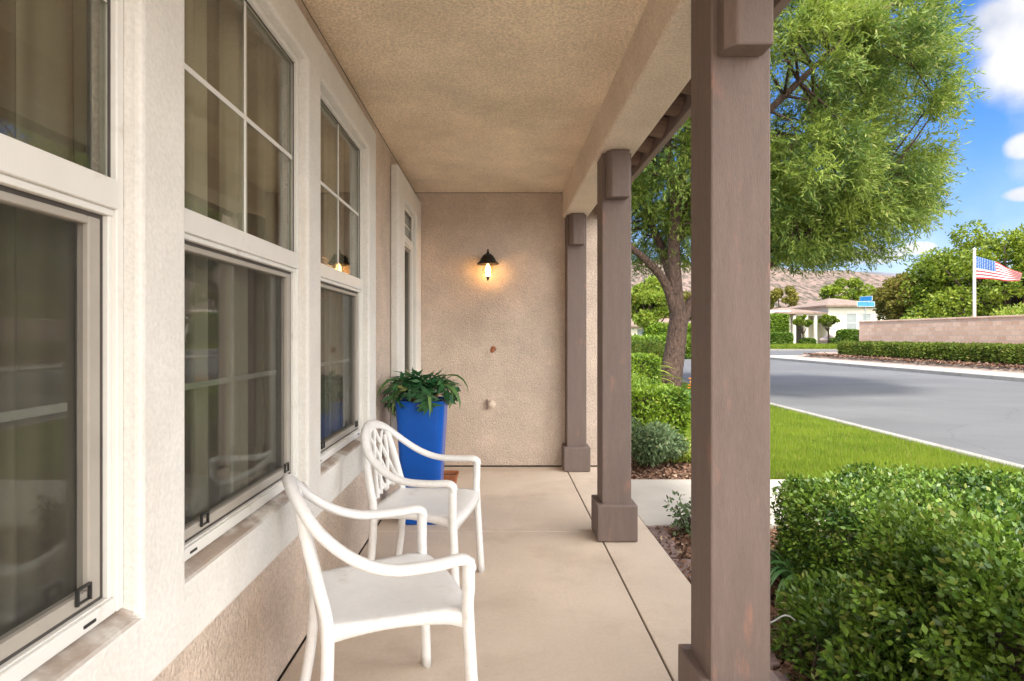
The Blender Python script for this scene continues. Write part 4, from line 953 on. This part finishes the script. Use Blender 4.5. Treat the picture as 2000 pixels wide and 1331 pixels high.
# small pale building seen in the gap
sb=thing('distant_building',(10.5,42+25,.4),'low pale building seen between the middle and near porch posts','building')
m=MB(); m.box(-8,14,0,6,-.2,1.9); m.build('wall',M['white_house'],sb)
m=MB(); hip(m,-8,14,0,6,2.02,3.0,.4,3); m.build('roof',M['housetile'],sb)
m=MB(); m.box(6.0,7.3,-.03,-.002,.9,1.6); m.build('window',M['shade_glass'],sb)
# shrubs on the left side of the road farther off
for (x,y_,r_,h_,sd_,lb,mm) in ((6.2-1.6,17.5,.9,1.2,61,'bright round bush beyond the trunk, left one','limeshrub'),(3.2,16.2,1.1,1.3,62,'bright round bush behind the cube shaped hedge','limeshrub'),(5.0,21,1.2,1.3,63,'mid green bush near the far kerb behind the big tree','hedgeb')):
    shrub('round_shrub',(x,y_,-.03),r_,r_,h_,5200,.1,.05,M[mm],lb,seed=sd_)
hedge('background_hedge',-1,13.5,33.2,35,-.03,1.1,20000,.22,.12,M['hedgeb'],'low hedge closing the left side of the lawn in the distance',rough=.1,edge=.3,seed=65,depth=.2)

# ================================================================== SKY, SUN, CAMERA
EL=63.; AZ=22.    # sun behind the camera, a little to the left
sundir=Vector((-math.sin(R(AZ))*math.cos(R(EL)),-math.cos(R(AZ))*math.cos(R(EL)),math.sin(R(EL))))
sl=bpy.data.lights.new('sun','SUN'); sl.energy=2.0; sl.angle=R(9); sl.color=(1,.95,.86); so=bpy.data.objects.new('sun',sl); COL.objects.link(so)
so.rotation_euler=sundir.to_track_quat('Z','Y').to_euler(); so.location=(0,0,20)
w=bpy.data.worlds.new('World'); scene.world=w; w.use_nodes=True; nt=w.node_tree; n=nt.nodes; L=nt.links
bg=n['Background']; bg.inputs['Strength'].default_value=.10
sk=n.new('ShaderNodeTexSky'); sk.sky_type='NISHITA'; sk.sun_disc=False; sk.sun_elevation=R(EL); sk.sun_rotation=math.atan2(sundir.x,sundir.y); sk.air_density=1.0; sk.dust_density=.6; sk.ozone_density=2.5
tc=n.new('ShaderNodeTexCoord')
def vm(op,a,b=None,const=None):
    q=n.new('ShaderNodeVectorMath'); q.operation=op; L.new(a,q.inputs[0])
    if b is not None: L.new(b,q.inputs[1])
    if const is not None: q.inputs[1].default_value=const
    return q
def mt(op,a,b=None,v=None):
    q=n.new('ShaderNodeMath'); q.operation=op
    if isinstance(a,(int,float)): q.inputs[0].default_value=a
    else: L.new(a,q.inputs[0])
    if b is not None: L.new(b,q.inputs[1])
    if v is not None: q.inputs[1].default_value=v
    return q.outputs[0]
nz=n.new('ShaderNodeTexNoise'); nz.inputs['Scale'].default_value=7; nz.inputs['Detail'].default_value=7; nz.inputs['Roughness'].default_value=.55; L.new(tc.outputs['Generated'],nz.inputs['Vector'])
tot=None
def cloud(px,py,rad,stz=1.0):
    global tot
    c=Vector(((px-974)/F,1,(655-py)/F)).normalized()
    s=vm('SUBTRACT',tc.outputs['Generated'],const=tuple(c)); s2=vm('MULTIPLY',s.outputs[0],const=(1,1,stz)); ln=vm('LENGTH',s2.outputs[0])
    d=mt('SUBTRACT',1.0,mt('DIVIDE',ln.outputs['Value'],v=rad)); 
    tot=d if tot is None else mt('MAXIMUM',tot,d)
for a in ((1985,40,.055,1.1),(2060,90,.075,1.2),(1945,30,.030,1.2),(1985,105,.030,1),(2005,285,.022,1.3),(2010,378,.030,2.6),(1700,500,.05,3),(1790,485,.03,3),(2500,300,.2,1.5),(600,-300,.3,1.2)): cloud(*a)
vis=tot; tot=None
def bank(dirv,rad):  # unseen bright cloud banks, added behind and to the right to light the porch
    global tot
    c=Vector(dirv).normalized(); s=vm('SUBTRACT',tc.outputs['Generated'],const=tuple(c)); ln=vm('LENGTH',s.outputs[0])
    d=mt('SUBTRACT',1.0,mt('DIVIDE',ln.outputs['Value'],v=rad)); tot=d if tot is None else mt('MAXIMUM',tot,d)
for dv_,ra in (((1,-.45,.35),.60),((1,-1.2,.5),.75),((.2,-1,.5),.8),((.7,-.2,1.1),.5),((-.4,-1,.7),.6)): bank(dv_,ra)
s_=mt('MULTIPLY_ADD',nz.outputs['Fac'],v=1.3); s_.node.inputs[2].default_value=-.65
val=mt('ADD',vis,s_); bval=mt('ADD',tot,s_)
mr=n.new('ShaderNodeMapRange'); mr.interpolation_type='SMOOTHSTEP'; mr.inputs[1].default_value=-.15; mr.inputs[2].default_value=.5; L.new(val,mr.inputs[0])
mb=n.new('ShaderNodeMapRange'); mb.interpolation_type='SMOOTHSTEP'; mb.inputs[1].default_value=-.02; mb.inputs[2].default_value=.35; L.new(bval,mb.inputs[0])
# thin white veil low over the horizon
spz=n.new('ShaderNodeSeparateXYZ'); L.new(tc.outputs['Generated'],spz.inputs[0])
vl=n.new('ShaderNodeMapRange'); vl.interpolation_type='SMOOTHSTEP'; vl.inputs[1].default_value=.30; vl.inputs[2].default_value=.02; vl.inputs[3].default_value=0; vl.inputs[4].default_value=.62; L.new(spz.outputs['Z'],vl.inputs[0])
fac=mt('MAXIMUM',mt('MULTIPLY',mr.outputs[0],v=.92),vl.outputs[0])
n2=n.new('ShaderNodeTexNoise'); n2.inputs['Scale'].default_value=14; n2.inputs['Detail'].default_value=5; L.new(tc.outputs['Generated'],n2.inputs['Vector'])
cr=n.new('ShaderNodeValToRGB'); cr.color_ramp.elements[0].position=.35; cr.color_ramp.elements[0].color=(2.35,2.45,2.7,1); cr.color_ramp.elements[1].position=.6; cr.color_ramp.elements[1].color=(3.5,3.45,3.4,1); L.new(n2.outputs['Fac'],cr.inputs[0])
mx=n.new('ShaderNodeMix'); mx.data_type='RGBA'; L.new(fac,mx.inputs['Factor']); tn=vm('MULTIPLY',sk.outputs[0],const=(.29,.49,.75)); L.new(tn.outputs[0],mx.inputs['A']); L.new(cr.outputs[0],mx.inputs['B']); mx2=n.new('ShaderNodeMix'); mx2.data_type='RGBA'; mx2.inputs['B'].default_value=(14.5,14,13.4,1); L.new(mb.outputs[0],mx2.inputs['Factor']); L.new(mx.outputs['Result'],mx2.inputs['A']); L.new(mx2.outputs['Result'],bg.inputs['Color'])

cam=bpy.data.cameras.new('camera'); co=bpy.data.objects.new('camera',cam); COL.objects.link(co); scene.camera=co
co.location=(0,0,CZ); co.rotation_euler=(R(90),0,0); cam.sensor_width=36; cam.lens=36*F/2000; cam.shift_x=26/2000; cam.shift_y=-10.5/2000; cam.clip_start=.05; cam.clip_end=6000
scene.view_settings.view_transform='Standard'; scene.view_settings.look='None'; scene.view_settings.gamma=1; scene.view_settings.exposure=1.68
scene.cycles.max_bounces=8; scene.cycles.transparent_max_bounces=16; scene.cycles.diffuse_bounces=5; scene.cycles.use_denoising=True
